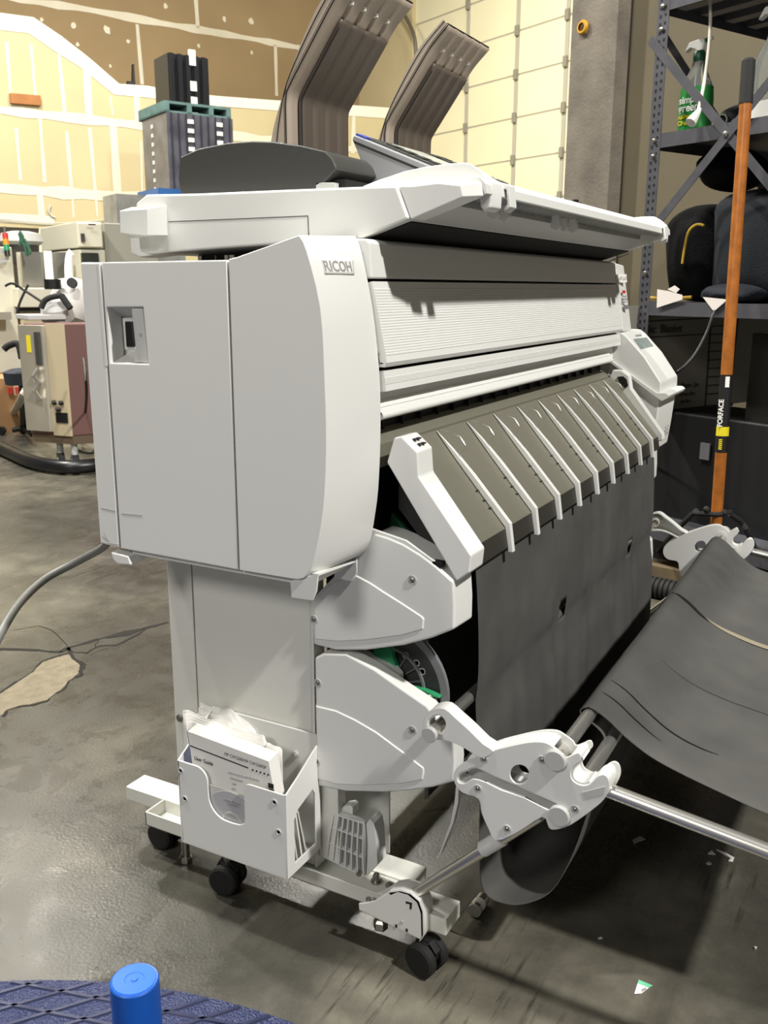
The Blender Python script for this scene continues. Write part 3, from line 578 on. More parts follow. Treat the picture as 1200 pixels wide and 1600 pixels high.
# side cheeks
P0 = [AX(u, v, .158) for u, v in [(636, 297)]]
ck = [(-.068, 1.2415), (-.09, 1.2405), (-.184, 1.2475), (-.188, 1.232), (-.183, 1.226), (-.088, 1.1945)]
m = MB(); m.loft([[(.158, y, z) for y, z in ck[:2]+[(-.13, 1.243), (-.165, 1.238)]+[(-.17, 1.222)]+ck[5:]], [(.20, y, z) for y, z in [(-.068, 1.2415), (-.09, 1.2405), (-.13, 1.243), (-.183, 1.246), (-.186, 1.226), (-.088, 1.1945)]]]); m.build('table_cheek', WHITE, pr, .002)
m = MB(); m.loft([[(X1(.158), y, z) for y, z in ck[:2]+[(-.13, 1.243), (-.165, 1.238)]+[(-.17, 1.222)]+ck[5:]], [(X1(.20), y, z) for y, z in [(-.068, 1.2415), (-.09, 1.2405), (-.13, 1.243), (-.183, 1.246), (-.186, 1.226), (-.088, 1.1945)]]]); m.build('table_cheek', WHITE, pr, .002)
m = MB(); m.exx([(-.068, 1.2415), (-.178, 1.2520), (-.188, 1.2420), (-.190, 1.2290), (-.186, 1.2275), (-.182, 1.2380), (-.13, 1.2335), (-.075, 1.2330)], .195, X1(.195)); ft = m.build('document_table', WHITE, pr, .001)
m = MB(); m.exx([(-.070, 1.236), (-.135, 1.232), (-.138, 1.215), (-.120, 1.206), (-.070, 1.190)], .17, X1(.17)); m.build('table_underside', LGREY, ft)
m = MB()
for y in (-.147, -.165): m.box(.2, 1.39, y-.001, y+.001, 1.226, 1.235)
for k in range(34): x = .23+k*.034; m.box(x, x+.0015, -.182, -.138, 1.224, 1.235)
m.build('stiffening_rib', LGREY, ft)
for x in (.30, .345, .60, .64, .70, 1.26, 1.31):
    m = MB(); m.exx([(-.150, 1.232), (-.160, 1.232), (-.166, 1.208), (-.158, 1.2), (-.146, 1.206)], x, x+.012); m.build('table_hook', WHITE, ft, .001)
m = MB(); m.tube([AY(951, 409, -.03), AY(982, 397, -.11)], .0018, 8); m.build('support_wire', CHROME, ft)
# curved end guides on the table
for sgn, x0 in ((1, .212), (-1, X1(.212))):
    x1 = x0+sgn*.034
    gp = YZ([(572, 293), (600, 282), (640, 268), (670, 261.5), (705, 256.5), (732, 254.5), (741, 256), (757, 266), (771, 281), (775, 290), (773, 326), (762, 332), (757, 325), (754, 300), (748, 292), (735, 289.5), (650, 294)], .228)
    m = MB(); m.loft([[(x0, y, z) for y, z in gp], [(x1, y-.004 if y < -.16 else y, z-(.016 if z > 1.262 else 0)) for y, z in gp]]); gd = m.build('document_guide', WHITE, pr, .003)
    m = MB(); xa = sorted((x1+sgn*.016, x1+sgn*.042)); m.exx([(-.182, 1.250), (-.196, 1.246), (-.200, 1.215), (-.190, 1.208), (-.189, 1.214), (-.194, 1.22), (-.192, 1.240), (-.15, 1.244), (-.15, 1.250)], *xa); m.build('guide_clip', WHITE, gd, .0015)
# ---- dark feeder cover over the scanner
fd = YZ([(281, 245), (278, 280), (281, 299), (293, 311.5), (380, 307), (465, 302.5), (486, 297), (504, 287), (526, 263), (519, 247), (508, 236), (470, 227), (425, 221), (395, 220), (355, 223), (310, 232)], .2)
m = MB(); m.exx(fd, .2, 1.39); adf = m.build('feeder_cover', DGREY, pr, .003)
m = MB(); m.exx([(.09, 1.250), (.09, 1.242), (.3, 1.242), (.3, 1.252)], .205, 1.385); m.build('feeder_base', WHITE, pr, .002)
m = MB(); m.exx([(.3, 1.24), (.055, 1.24), (.055, 1.262), (.3, 1.262)], .215, 1.37); m.build('feeder_slot', BLACK, pr)
m = MB(); m.exx([(.10, 1.244), (.065, 1.243), (.065, 1.256), (.10, 1.258)], .2, .212); m.build('slot_end', LGREY, pr, .001)
# ---- two tall curved corrugated original guides
def guide(x0, name):
    par = empty(name, (x0, .36, 1.3), None, None); par.parent = pr; par.matrix_parent_inverse = world(pr).inverted()
    return par
def guides(x0):
    w = .232
    def rnd(P, n=5, r=.022):
        out = [Vector(P[0])]
        for a, b, c in zip(P, P[1:], P[2:]):
            a, b, c = Vector(a), Vector(b), Vector(c); p, q = b+(a-b).normalized()*r, b+(c-b).normalized()*r
            out += [p*(1-t)**2+b*2*t*(1-t)+q*t*t for t in [k/n for k in range(n+1)]]
        return out+[Vector(P[-1])]
    raw = rnd([(.362, 1.22), (.362, 1.46), (.246, 1.615), (.206, 1.651)], 6, .016)
    L_ = [0]
    for a, b in zip(raw, raw[1:]): L_.append(L_[-1]+(b-a).length)
    path = []
    for k in range(61):
        t = k/60*L_[-1]; i_ = max(q for q in range(len(L_)-1) if L_[q] <= t+1e-9); f = (t-L_[i_])/(L_[i_+1]-L_[i_]); path.append(raw[i_].lerp(raw[i_+1], f))
    def pt(v):
        f = v*(len(path)-1); i = min(int(f), len(path)-2); t = f-i; p = path[i].lerp(path[i+1], t); d = (path[i+1]-path[i]).normalized(); return p, Vector((-d.y, d.x))
    # normal pointing forward (-y) and down
    def fn(off, xa, xb, v0, v1, n, amp):
        def g(u, v):
            p, nr = pt(v0+(v1-v0)*v); x = xa+(xb-xa)*u; ph = (u*n) % 1
            h = amp*min(1, 5*min(ph, 1-ph)); q = p+nr*(off+h); return Vector((x, q.x, q.y))
        return g
    sgn = 1
    m = MB(); m.grid(fn(0, x0, x0+w, 0, 1, 5, .008), 60, 50); g = m.build('paper_guide', BROWN, pr, 0, 40, .004, off=0)
    # outer edge flange, standing off toward the rear and left
    m = MB(); R = []; oc = smoothpts([(.398, 1.22, 0), (.398, 1.33, 0), (.388, 1.39, 0), (.367, 1.445, 0), (.331, 1.520, 0), (.296, 1.578, 0), (.266, 1.616, 0), (.215, 1.660, 0)], 4)
    for k in range(25):
        p, nr = pt(k/24); q = oc[min(len(oc)-1, round(k/24*(len(oc)-1)))]; R.append([Vector((x0, p.x, p.y)), Vector((x0, q.x, q.y)), Vector((x0-.003, q.x, q.y)), Vector((x0-.003, p.x, p.y))])
    m.loft(R); m.build('edge_flange', BROWN, g)
    m = MB(); m.tube([Vector((x0-.003, oc[k].x*.6+pt(k/(len(oc)-1))[0].x*.4, oc[k].y*.6+pt(k/(len(oc)-1))[0].y*.4)) for k in range(len(oc))], .0013, 6); m.build('dark_piping', BLACK, g)
    m = MB(); m.grid(fn(.013, x0+.032, x0+w*.93, .05, .83, 4, .006), 48, 40); m.build('inner_panel', BROWND, g, 0, 40, .003, off=0)
    m = MB(); m.tube([Vector((x0+.031, *(pt(k/20)[0]+pt(k/20)[1]*.02))) for k in range(1, 17)], .0016, 6); m.build('dark_piping', BLACK, g)
    m = MB(); m.tube([Vector((x0-.001, *(pt(k/20)[0]+pt(k/20)[1]*.004))) for k in range(0, 21)], .0014, 6); m.build('dark_piping', BLACK, g)
    p, nr = pt(1)
    m = MB(); m.tube([(x0, p.x, p.y), (x0+w, p.x, p.y)], .002, 6); m.build('dark_piping', BLACK, g)
    p, nr = pt(.895)
    for k in range(1, 5):
        x = x0+w*k/5; q = p+nr*.006; m = MB(); m.box(x-.005, x+.005, q.x-.004, q.x+.004, q.y-.004, q.y+.004); m.build('bright_clip', PAPER, g, .001)
guides(.500); guides(.898)
# ---- control panel
c0 = Vector((.330, .105, 1.347)); c1 = AY(704, 236, .105); 
xa, xb = .326, .610
def cpz(y): return 1.345+(y-.105)*.40
cpan = [(.105, 1.345), (.109, 1.338), (.06, 1.235), (-.06, 1.235), (-.112, 1.250), (-.112, 1.258)]
m = MB(); m.exx(cpan, xa, xb); cp = m.build('control_panel', mat('panel grey', '#8e8e90', .45), pr, .003)
nrm = Vector((0, -.371, .928)); along = Vector((0, .928, .371))
def cpl(x, t): # point on sloping top, t from front 0 to rear 1
    return Vector((x, -.112+(.105+.112)*t, 1.258+(1.345-1.258)*t))
def cpbox(xa_, xb_, t0, t1, h, name, m_, par=cp, b=.0008):
    r = [cpl(xa_, t0), cpl(xb_, t0), cpl(xb_, t1), cpl(xa_, t1)]; mm = MB(); mm.loft([[p-nrm*.001 for p in r], [p+nrm*h for p in r]]); return mm.build(name, m_, par, b)
cpbox(xa+.012, xb-.006, .04, .97, .003, 'panel_face', DGREY)
cpbox(xa+.075, xb-.095, .22, .86, .0055, 'display', mat('pale lcd display', '#b9bcae', .25))
for i in range(4):
    for j in range(6): cpbox(xb-.085+.019*i, xb-.071+.019*i, .10+.13*j, .19+.13*j, .0075, 'key', DGREY)
for j in range(6): cpbox(xa+.03, xa+.062, .12+.12*j, .2+.12*j, .006, 'key', DGREY)
cpbox(xa+.002, xa+.03, .90, .99, .0035, 'blue_lamp', mat('blue indicator', '#4150a8', .3))
m = MB(); r = [(.104, 1.340), (.062, 1.24), (-.05, 1.24), (-.11, 1.252)]; m.exx([(.1065, 1.336), (.104, 1.331), (-.108, 1.2455), (-.112, 1.2475)], xa-.0008, xa+.004); m.build('panel_seam', INK, cp)
# ---- stand column, feet, casters
for s in (0, 1):
    mx = (lambda x: x) if s == 0 else X1
    m = MB(); a, b = sorted((mx(.132), mx(.175))); m.box(a, b, .078, .328, .10, .68); st = m.build('stand_column', WHITE2, pr, .003)
    m = MB(); m.box(*sorted((mx(.1345), mx(.175))), .332, .388, .10, .68); m.build('rear_column', WHITE2, pr, .002)
    m = MB(); m.box(*sorted((mx(.130), mx(.16))), .0715, .0765, .10, .66); m.build('column_flange', WHITE2, st)
    m = MB(); m.box(*sorted((mx(.135), mx(.16))), .03, .07, .12, .27); m.build('column_gusset', WHITE2, st, .001)
    m = MB(); m.box(*sorted((mx(.1715), mx(.227))), -.097, .565, .070, .100); m.build('foot_beam', WHITE2, pr, .002)
    m = MB(); m.box(*sorted((mx(.113), mx(.169))), -.188, -.119, .069, .100); m.build('front_block', WHITE2, pr, .002)
    # U-shaped caster rail
    m = MB(); m.box(*sorted((mx(.119), mx(.171))), -.116, .465, .0705, .0735)
    m.box(*sorted((mx(.119), mx(.1225))), -.116, .465, .0705, .0995); m.box(*sorted((mx(.119), mx(.171))), .461, .465, .0705, .0995); m.box(*sorted((mx(.119), mx(.171))), -.1165, -.113, .0705, .0995)
    m.box(*sorted((mx(.1225), mx(.171))), -.113, .34, .090, .0965)
    m.build('caster_rail', WHITE2, pr, .001)
    if s == 0:
        for (u, v, r) in [(403, 0, 0)]: pass
        for q in (AZ(288, 1334, .0), ):
            m = MB(); x, y = .143, .385
            m.cyl((x, y, .010), (x, y, .106), .0065, 16); m.lathe([(.012, 0), (.012, .01), (.009, .012)], (x, y, .002), n=6); m.build('leveling_bolt', ZINC, pr)
            x, y = .134, -.055
            m = MB(); m.lathe([(.013, 0), (.013, .014), (.009, .018)], (x, y, .022), n=6); m.cyl((x, y, .03), (x, y, .06), .0065, 16); m.build('leveling_bolt', ZINC, pr)
        m = MB(); x, y = .149, -.038; m.lathe([(.010, 0), (.010, .004), (.0068, .004), (.0068, .012), (.0045, .017), (0, .019)], (x, y, .0965), n=20); m.build('dome_bolt', ZINC, pr)
        m = MB(); x, y = .151, -.063; m.lathe([(.008, 0), (.008, .002), (.004, .003), (.004, .006), (0, .006)], (x, y, .0965), n=16); m.build('small_screw', ZINC, pr)
    for (cy_, dx, rot) in ((.262, .0, 8), (.462, .055, 0), (-.158, -.012, -12)) if s == 0 else ((.26, 0, 0), (-.14, 0, 0)):
        cx_ = mx(.116+dx); ce = MB(); r = .0285
        ca = math.radians(rot); ax = Vector((math.cos(ca), math.sin(ca), 0)); base = Vector((cx_, cy_, r))
        for k in (-1, 1):
            p = base+ax*(k*.016); ce.lathe([(r*.86, -.009), (r, -.006), (r, .006), (r*.86, .009), (.0, .009)] if k > 0 else [(.0, -.009), (r*.86, -.009), (r, -.006), (r, .006), (r*.86, .009)], p, ax, 32)
        wh = ce.build('caster', RUBBER, pr)
        m = MB()
        pz = Vector((-ax.y, ax.x, 0)); R = []
        for k in (-1, 1): R.append([base+ax*(k*.0065)+pz*a+Vector((0, 0, b)) for a, b in [(-.02, .0), (-.024, .018), (-.01, .032), (.014, .032), (.024, .012), (.01, -.004)]])
        m.loft(R); m.cyl(base+Vector((0, 0, .02)), base+Vector((0, 0, .03)), .012, 20); m.build('caster_fork', BLACK, wh, .001)
        if dx == 0 and s == 0: m = MB(); m.cyl(base+Vector((.0, 0, .026)), base+Vector((0, 0, .045)), .007, 14); m.build('caster_stem', ZINC, wh)
screw(.1345, .367, .318, st) if False else None
m = MB(); q = AX(281, 1122, .1335); m.lathe([(.0075, 0), (.0075, .002), (.004, .004), (0, .004)], q, (-1, 0, 0), 14); m.build('column_screw', ZINC, pr)
m = MB(); m.box(.20, 1.39, .16, .20, .15, .22); m.build('cross_beam', WHITE2, pr, .002)
m = MB(); m.box(.228, .232, -.02, .42, .10, .33); m.build('inner_side_plate', LGREY, pr)
# ---- ribbed holder standing on the caster rail
hx = .136
hp_ = crop([(728, 462), (742, 445), (768, 440), (782, 455), (790, 466), (822, 462), (848, 490), (862, 540), (868, 640), (832, 684), (700, 640), (700, 615), (712, 560)], 190, 1060, 2.1818)
hy = YZ([(519, 1276), (523, 1271), (530, 1270), (562, 1281), (570, 1288), (573, 1300), (574, 1322), (570, 1371), (508, 1342), (513, 1316), (517, 1300)], hx)
m = MB(); m.loft([[(hx+.006, y, z) for y, z in hy], [(hx+.009, y, z) for y, z in hy]]); rh = m.build('ribbed_holder', LGREY, pr, .001)
hs = YZ([(571, 1288), (577, 1281), (583, 1288), (586, 1305), (589, 1353), (571, 1372), (574, 1322)], hx)
m = MB(); m.loft([[(hx+.002, y, z) for y, z in hs], [(hx+.034, y, z) for y, z in hs]]); m.build('holder_side', WHITE, rh, .001)
hb_ = YZ([(528, 1270), (532, 1264), (543, 1262), (547, 1266), (547, 1278)], hx)
m = MB(); m.loft([[(hx+.009, y, z) for y, z in hb_], [(hx+.03, y, z) for y, z in hb_]]); m.build('holder_back', WHITE, rh, .001)
m = MB()
for k in range(7):
    t = k/6; a_ = AX(521+47*t, 1272+15*t, hx-.002); b_ = AX(510+58*t, 1341+28*t, hx-.004); c_2 = (a_+b_)/2+Vector((-.003, 0, 0))
    m.loft([[p+Vector((0, -.0010, 0)), p+Vector((0, .0010, 0)), p+Vector((.009, .0010, 0)), p+Vector((.009, -.0010, 0))] for p in (a_, c_2, b_)])
for t in (0, .30, .66, 1):
    a_ = AX(521-11*t, 1272+69*t, hx-.003); b_ = AX(568, 1287+82*t, hx-.003); u_ = Vector((0, 0, .0011)); w_3 = Vector((.009, 0, 0))
    m.loft([[p-u_, p+u_, p+u_+w_3, p-u_+w_3] for p in (a_, b_)])
m.build('holder_fin', WHITE, rh)
m = MB(); q = AX(561, 1367, hx-.002); m.lathe([(.005, 0), (.005, .006), (0, .007)], q, n=12); m.build('small_screw', ZINC, rh)
# ---- angled foot bracket holding the lower rod
for s in (0, 1):
    mx = (lambda x: x) if s == 0 else X1
    yzb = [(-.030, .089), (-.033, .083), (-.160, .066), (-.166, .070), (-.164, .108), (-.158, .125), (-.143, .139), (-.122, .144), (-.096, .139), (-.070, .117)]
    if s == 0: yzb = YZ([(560, 1412), (561, 1422), (658, 1469), (662, 1462), (661, 1425), (655, 1408), (641, 1396), (625, 1391.5), (607, 1394), (585, 1408), (572, 1411)], .092)
    m = MB(); m.loft([[(mx(.092), y, z) for y, z in yzb], [(mx(.096), y, z) for y, z in yzb]]); fb = m.build('foot_bracket', WHITE, pr, .0012)
    m = MB(); rng = yzb[3:8]
    inner = [(y, z) for y, z in yzb[2:9]]
    m.loft([[(mx(.092), y, z) for y, z in inner]+[(mx(.092), y*1.0+.004*(1 if y < -.1 else -1), z-.004) for y, z in reversed(inner)], [(mx(.128), y, z) for y, z in inner]+[(mx(.128), y+.004*(1 if y < -.1 else -1), z-.004) for y, z in reversed(inner)]]); m.build('bracket_rim', WHITE, fb)
    m = MB(); m.loft([[(mx(.120), y, z) for y, z in yzb], [(mx(.124), y, z) for y, z in yzb]]); m.build('bracket_inner_plate', WHITE, fb, .001)
    if s == 0:
        q = [AX(u, v, .0918) for u, v in [(634, 1408), (644, 1411), (643, 1421), (640, 1421), (640, 1413), (634, 1412)]]
        m = MB(); m.loft([q, [p+Vector((.0008, 0, 0)) for p in q]]); m.build('bracket_slot', BLACK, fb)
        m = MB()
        for u, v in ((619, 1447), (635.5, 1453.5)): p = AX(u, v, .0918); m.box(.0915, .0930, p.y-.002, p.y+.002, p.z-.003, p.z+.003)
        m.build('bracket_slot', BLACK, fb)
        m = MB(); p = AX(628, 1441, .0918); m.lathe([(.003, 0), (.003, .0008), (0, .0008)], p, (-1, 0, 0), 12); m.build('bracket_screw', LGREY, fb)
        m = MB(); p = AX(576, 1406, .100); m.lathe([(.005, 0), (.005, .003), (0, .003)], p, (0, 0, 1), 12); m.build('bracket_screw', ZINC, fb)
    m = MB(); m.tube([(mx(.108), -.125, .126), (mx(.088), -.345, .352)], .0095, 20); m.build('lower_rod', CHROME, pr)
# ---- catch-basket brackets at both ends
BX = .078
def bz(pts, k=(640, 1040, 3.3333)): return YZ(crop(pts, *k), BX)
big = bz([(345, 480), (400, 452), (500, 425), (620, 400), (700, 400), (748, 425), (790, 458), (805, 480), (840, 470), (880, 455), (893, 490), (850, 530), (838, 570), (855, 605), (900, 625), (940, 615), (975, 580), (1010, 568), (1035, 590), (1040, 640), (1010, 700), (960, 745), (900, 790), (830, 835), (760, 855), (725, 845), (690, 790), (560, 870), (450, 912), (410, 850), (375, 770), (358, 695), (280, 665), (240, 625), (228, 575), (245, 535), (290, 500)])
slotp = bz([(300, 545), (345, 530), (440, 575), (560, 625), (680, 680), (760, 715), (782, 740), (775, 750), (725, 755), (600, 690), (480, 650), (400, 610), (330, 590), (290, 615), (255, 610), (248, 585), (262, 560)])
holec = bz(circ(572, 567, 50, 24))
armp = bz([(95, 245), (130, 222), (185, 222), (240, 268), (320, 340), (385, 405), (440, 445), (385, 480), (340, 462), (290, 430), (230, 400), (170, 385), (110, 380), (78, 340), (75, 285)])
armh = bz([(110, 270), (150, 252), (185, 275), (195, 315), (170, 350), (135, 350), (100, 325), (98, 290)])
def sm(L, n): return [(p.x, p.y) for p in smoothpts([(a, b, 0) for a, b in L], n, True)]
big, slotp, armp, armh = sm(big, 3), sm(slotp, 2), sm(armp, 2), sm(armh, 2)
for s in (0, 1):
    mx = (lambda x: x) if s == 0 else X1
    sg = 1 if s == 0 else -1
    def MM(x): return MYZ(x)
    xo = BX if s == 0 else X1(BX)-.004
    xi = BX+.034 if s == 0 else X1(BX)-.038
    bk = plate('basket_bracket', big, [slotp, holec], .004, MM(xo), WHITE, pr, .0008)
    big2 = [(y-.006, z+.005) for y, z in big]
    plate('inner_plate', big2, [holec], .003, MM(xi), WHITE, bk, .0006)
    def rim(pts, a, b, name, par, w=.0035, close=False):
        mm = MB(); L = len(pts); c = Vector((sum(p[0] for p in pts)/L, sum(p[1] for p in pts)/L)); R = []
        for i, p in enumerate(pts):
            p = Vector(p); pa = Vector(pts[(i-1) % L if close else max(i-1, 0)]); pb = Vector(pts[(i+1) % L if close else min(i+1, L-1)])
            t = (pb-pa).normalized(); n = Vector((-t.y, t.x)); n = n if n.dot(c-p) > 0 else -n; q = p+n*w
            R.append([(mx(a), p.x, p.y), (mx(b), p.x, p.y), (mx(b), q.x, q.y), (mx(a), q.x, q.y)])
        mm.loft(R, not close, close); return mm.build(name, WHITE, par)
    rim(big[0:16], BX+.002, BX+.034, 'top_rim', bk); rim(slotp, BX+.002, BX+.028, 'slot_wall', bk, .002, True)
    rim(big[24:46], BX+.002, BX+.034, 'hook_rim', bk, .003)
    rim(big[45:61], BX+.002, BX+.034, 'hook_rim', bk, .003)
    ak = plate('swing_arm', armp, [armh], .004, MM(mx(BX-.002)-(0 if s == 0 else .004)), WHITE, pr, .001)
    rim(armp, BX, BX+.024, 'arm_rim', ak, .003, True); rim(armh, BX, BX+.02, 'socket_wall', ak, .002, True)
    for (u, v) in [(387, 487), (690, 490), (355, 640), (862, 748), (508, 850)]:
        q = AX(640+u/3.3333, 1040+v/3.3333, BX); screw(mx(BX-.0002), q.y, q.z, bk, sg, .0050)
    m = MB(); q = bz([(900, 660), (1020, 628), (1012, 672), (915, 695)]); m.loft([[(mx(BX-.0006), y, z) for y, z in q], [(mx(BX+.001), y, z) for y, z in q]]); m.build('raised_mark', LGREY, bk)
    # rod end caps and rods
    for (u, v, r, nm) in [(100, 363, .0122, 'a'), (755, 498, .0160, 'b'), (775, 788, .0160, 'c')]:
        q = AX(640+u/3.3333, 1040+v/3.3333, BX-.006)
        if nm == 'a': q = AX(640+u/3.3333, 1040+v/3.3333, BX-.022)
        xx = BX-.006 if nm != 'a' else BX-.022
        m = MB(); m.lathe([(r*.9, 0), (r, .0015), (r, .007), (r*.7, .008)], (mx(xx-.001), q.y, q.z), (sg, 0, 0), 28); m.build('rod_cap', LGREY, pr)
    q = AX(640+130/3.3333, 1040+320/3.3333, BX)
    rod1 = (q.y, q.z)
    # outward side rod
    m = MB(); m.tube([(mx(.098), -.428, .4145), (mx(.098), -1.15, .318)], .0105, 24); m.build('side_rod', CHROME, pr)
    m = MB(); a_ = Vector((mx(.0965), -.255, .262)); b_ = Vector((mx(.0935), -.285, .292)); m.tube([a_, b_], .0125, 18); m.build('rod_clip', WHITE, pr)
qa = AX(640+100/3.3333, 1040+363/3.3333, BX-.022); ra = AX(662, 1152, BX-.02); ra2 = AX(722, 1098, .2)
m = MB(); m.cyl((BX-.018, qa.y, qa.z), (X1(BX)+.018, qa.y, qa.z), .0098, 24); m.build('cross_rod', CHROME, pr)
rb_ = AX(640+755/3.3333, 1040+498/3.3333, BX-.004)
m = MB(); m.cyl((BX-.004, rb_.y, rb_.z), (X1(BX)+.004, rb_.y, rb_.z), .0105, 24); rod2 = m.build('cross_rod', CHROME, pr)
m = MB(); m.cyl((BX+.036, -.402, .412), (X1(BX)-.036, -.402, .412), .0105, 24); m.build('cross_rod', CHROME, pr)
rc_ = AX(640+775/3.3333, 1040+788/3.3333, BX-.004)
print('rods', ra, ra2, rb_, rc_)
# ---- the continuous catch sheet: hangs from the tray, loops near the floor, passes over the rod and runs out to the front
sheet = [(-.186, .690), (-.191, .60), (qa.y-.0155, qa.z+.035), (qa.y-.0135, qa.z), (qa.y-.0155, qa.z-.04), (-.202, .36), (-.207, .26), (-.211, .17), (-.217, .125), (-.232, .105), (-.262, .104), (-.30, .118), (-.335, .15), (-.362, .22), (-.380, .31), (-.392, .385), (-.392, .425), (rb_.y+.013, rb_.z+.0), (rb_.y+.008, rb_.z+.0115), (rb_.y-.003, rb_.z+.0135), (rb_.y-.03, rb_.z-.002), (rb_.y-.06, rb_.z-.026), (rb_.y-.10, rb_.z-.049), (rb_.y-.15, rb_.z-.066), (rb_.y-.20, rb_.z-.078), (rb_.y-.27, rb_.z-.09), (rb_.y-.34, rb_.z-.096), (rb_.y-.42, rb_.z-.096)]
sp = smoothpts([(y, z, 0) for y, z in sheet], 5)
acc = [0]
for a, b in zip(sp, sp[1:]): acc.append(acc[-1]+(b-a).length)
def shp(v):
    L = v*acc[-1]
    for i in range(len(acc)-1):
        if acc[i+1] >= L: t = (L-acc[i])/max(1e-9, acc[i+1]-acc[i]); return sp[i].lerp(sp[i+1], t)
    return sp[-1]
def fabric(u, v):
    p = shp(v); x0 = .196+.006*math.sin(v*9)+.042*min(1, max(0, (v-.42)/.14)); x1 = 1.400-.012*max(0, v-.6); x = x0+(x1-x0)*u
    wob = 0
    if v < .42: g_ = min(1, v*6)*(1 if abs(p.y-qa.z) > .06 else .12+.88*abs(p.y-qa.z)/.06); wob = (-.0035+.0035*math.sin(x*31+v*5)+.002*math.sin(x*83+v*12)-.003*math.exp(-((x-.55)/.012)**2)-.003*math.exp(-((x-.95)/.012)**2))*g_
    if v > .66: wob = .004*math.sin(x*14+v*30)*min(1, (v-.66)*8)+.0025*math.sin(x*6-v*44)*min(1, (v-.66)*8)
    if v < .5: return Vector((x, p.x+wob, p.y))
    return Vector((x, p.x, p.y+wob))
NU, NV = 200, 190
HL = []
for xr in (.682, 1.225):
    R_ = Vector((xr, qa.y, qa.z+.002)); d_ = R_-CAM
    best = min(range(0, 900), key=lambda k: abs((CAM+d_*((shp(k/2000).x-CAM.y)/d_.y)).z-shp(k/2000).y)); p_ = CAM+d_*((shp(best/2000).x-CAM.y)/d_.y); HL.append((p_.x, best/2000)); print('hole', p_)
def skip(u, v):
    x = .196+u*1.204
    return any(abs(x-cx_) < .019 and abs(v-vh)*acc[-1] < .022 and abs(x-cx_)+abs(v-vh)*acc[-1] < .034 for cx_, vh in HL)
m = MB(); m.grid(fabric, NU, NV, skip); fab = m.build('catch_sheet', FABRIC, pr, 0, 60, .0012, off=0)
def onfab(x, v, h=.0016):
    u = (x-.2)/1.19; a = fabric(u, v); b = fabric(u+.01, v); c = fabric(u, v+.002); n = (b-a).cross(c-a).normalized()
    if n.z < 0: n = -n
    return a+n*h
VR = max(range(1000, 2000), key=lambda k: shp(k/2000).y)/2000
def slit(name, pts, w, mm):
    m = MB(); P = [onfab(x, v) for x, v in pts]; R = []
    for i, p in enumerate(P):
        ww = w*math.sin(math.pi*min(max(i, .15), len(P)-1.15)/(len(P)-1))**.6
        R.append([p+Vector((-ww, 0, 0)), p+Vector((ww, 0, 0)), p+Vector((ww, 0, .0006)), p+Vector((-ww, 0, .0006))])
    m.loft(R); return m.build(name, mm, fab)
SLM = mat('black slit', '#050505', .95)
slit('cut_slit', [(.262+.008*k*0, VR+.004+.0085*k) for k in range(10)], .0012, SLM)
slit('cut_slit', [(.315, VR+.004+.0095*k) for k in range(15)], .0016, SLM)
slit('cut_slit', [(.845, VR-.002+.009*k) for k in range(8)], .007, SLM)
slit('edge_tape', [(.850+.001*k, VR+.055+.012*k) for k in range(13)], .010, mat('tan adhesive tape', '#8c8470', .6))
# thin pleat line marks on the sheet
for (xs, v0, v1) in [(.52, .74, .98)]:
    slit('pleat_line', [(xs, v0+(v1-v0)*k/12) for k in range(13)], .0005, mat('pleat shadow line', '#2b2b2a', .9))
# white strap hanging from the bracket
m = MB(); P = [AX(u, v, .12) for u, v in [(713, 1222), (710, 1255), (704, 1285), (694, 1312), (686, 1335), (682, 1340)]]; Q = [AX(u, v, .12) for u, v in [(717, 1222), (715.5, 1255), (708, 1287), (697, 1313), (687.5, 1336), (683, 1341)]]
m.loft([[p, q, q+Vector((.012, 0, 0)), p+Vector((.012, 0, 0))] for p, q in zip(P, Q)]); m.build('hanging_strap', WHITE, pr)
# ---- literature holder on the side of the stand
HX = .028
hol = YZ([(272, 1186), (308, 1191), (318, 1194), (330, 1210), (333, 1222), (338, 1236), (352, 1262), (372, 1281), (385, 1280), (386, 1240), (387, 1236), (392, 1230), (400, 1229), (443, 1243), (452, 1377), (293, 1317)], HX)
hol = [(.291, .300), (.250, .300), (.240, .298), (.2275, .283), (.225, .272), (.220, .258), (.200, .232), (.175, .2145), (.150, .2145), (.149, .26), (.146, .285), (.142, .292), (.135, .296), (.069, .296), (.0665, .142), (.287, .142)]
hol = [(.291, .300), (.250, .300)]+[(.250-.024*math.sin(t), .276+.024*math.cos(t)) for t in [math.pi/2*k/6 for k in range(1, 7)]]+[(.226, .262)]+[(.188+.038*math.cos(t), .2525-.040*math.sin(t)) for t in [math.pi/2*k/8 for k in range(1, 9)]]+[(.172, .2125), (.160, .214), (.150, .2195), (.1485, .232), (.1485, .284)]+[(.1365+.012*math.cos(t), .284+.012*math.sin(t)) for t in [math.pi/2*k/5 for k in range(1, 6)]]+[(.066, .296), (.0635, .142), (.287, .142)]
hb = plate('literature_holder', hol, [], .0035, MYZ(HX), WHITE, pr, .0008)
m = MB()
m.loft([[(HX, y, z) for y, z in [(.064, .296), (.069, .296), (.069, .142), (.064, .142)]], [(.13, y, z) for y, z in [(.064, .345), (.069, .345), (.069, .142), (.064, .142)]]])
hsd = plate('holder_side', [(0, .142), (.102, .142), (.102, .345), (.08, .335), (.03, .31), (0, .297)], [[(.022, .160), (.085, .160), (.085, .258), (.078, .268), (.034, .254), (.022, .240)]], .003, frame((HX, .0660, 0), (1, 0, 0), (0, 0, 1), (0, -1, 0)), WHITE, hb, .0006)
bmesh_dummy = m.bm.free()
m = MB(); m.box(.126, .130, .066, .291, .142, .36); m.build('holder_back', WHITE, hb, .001)
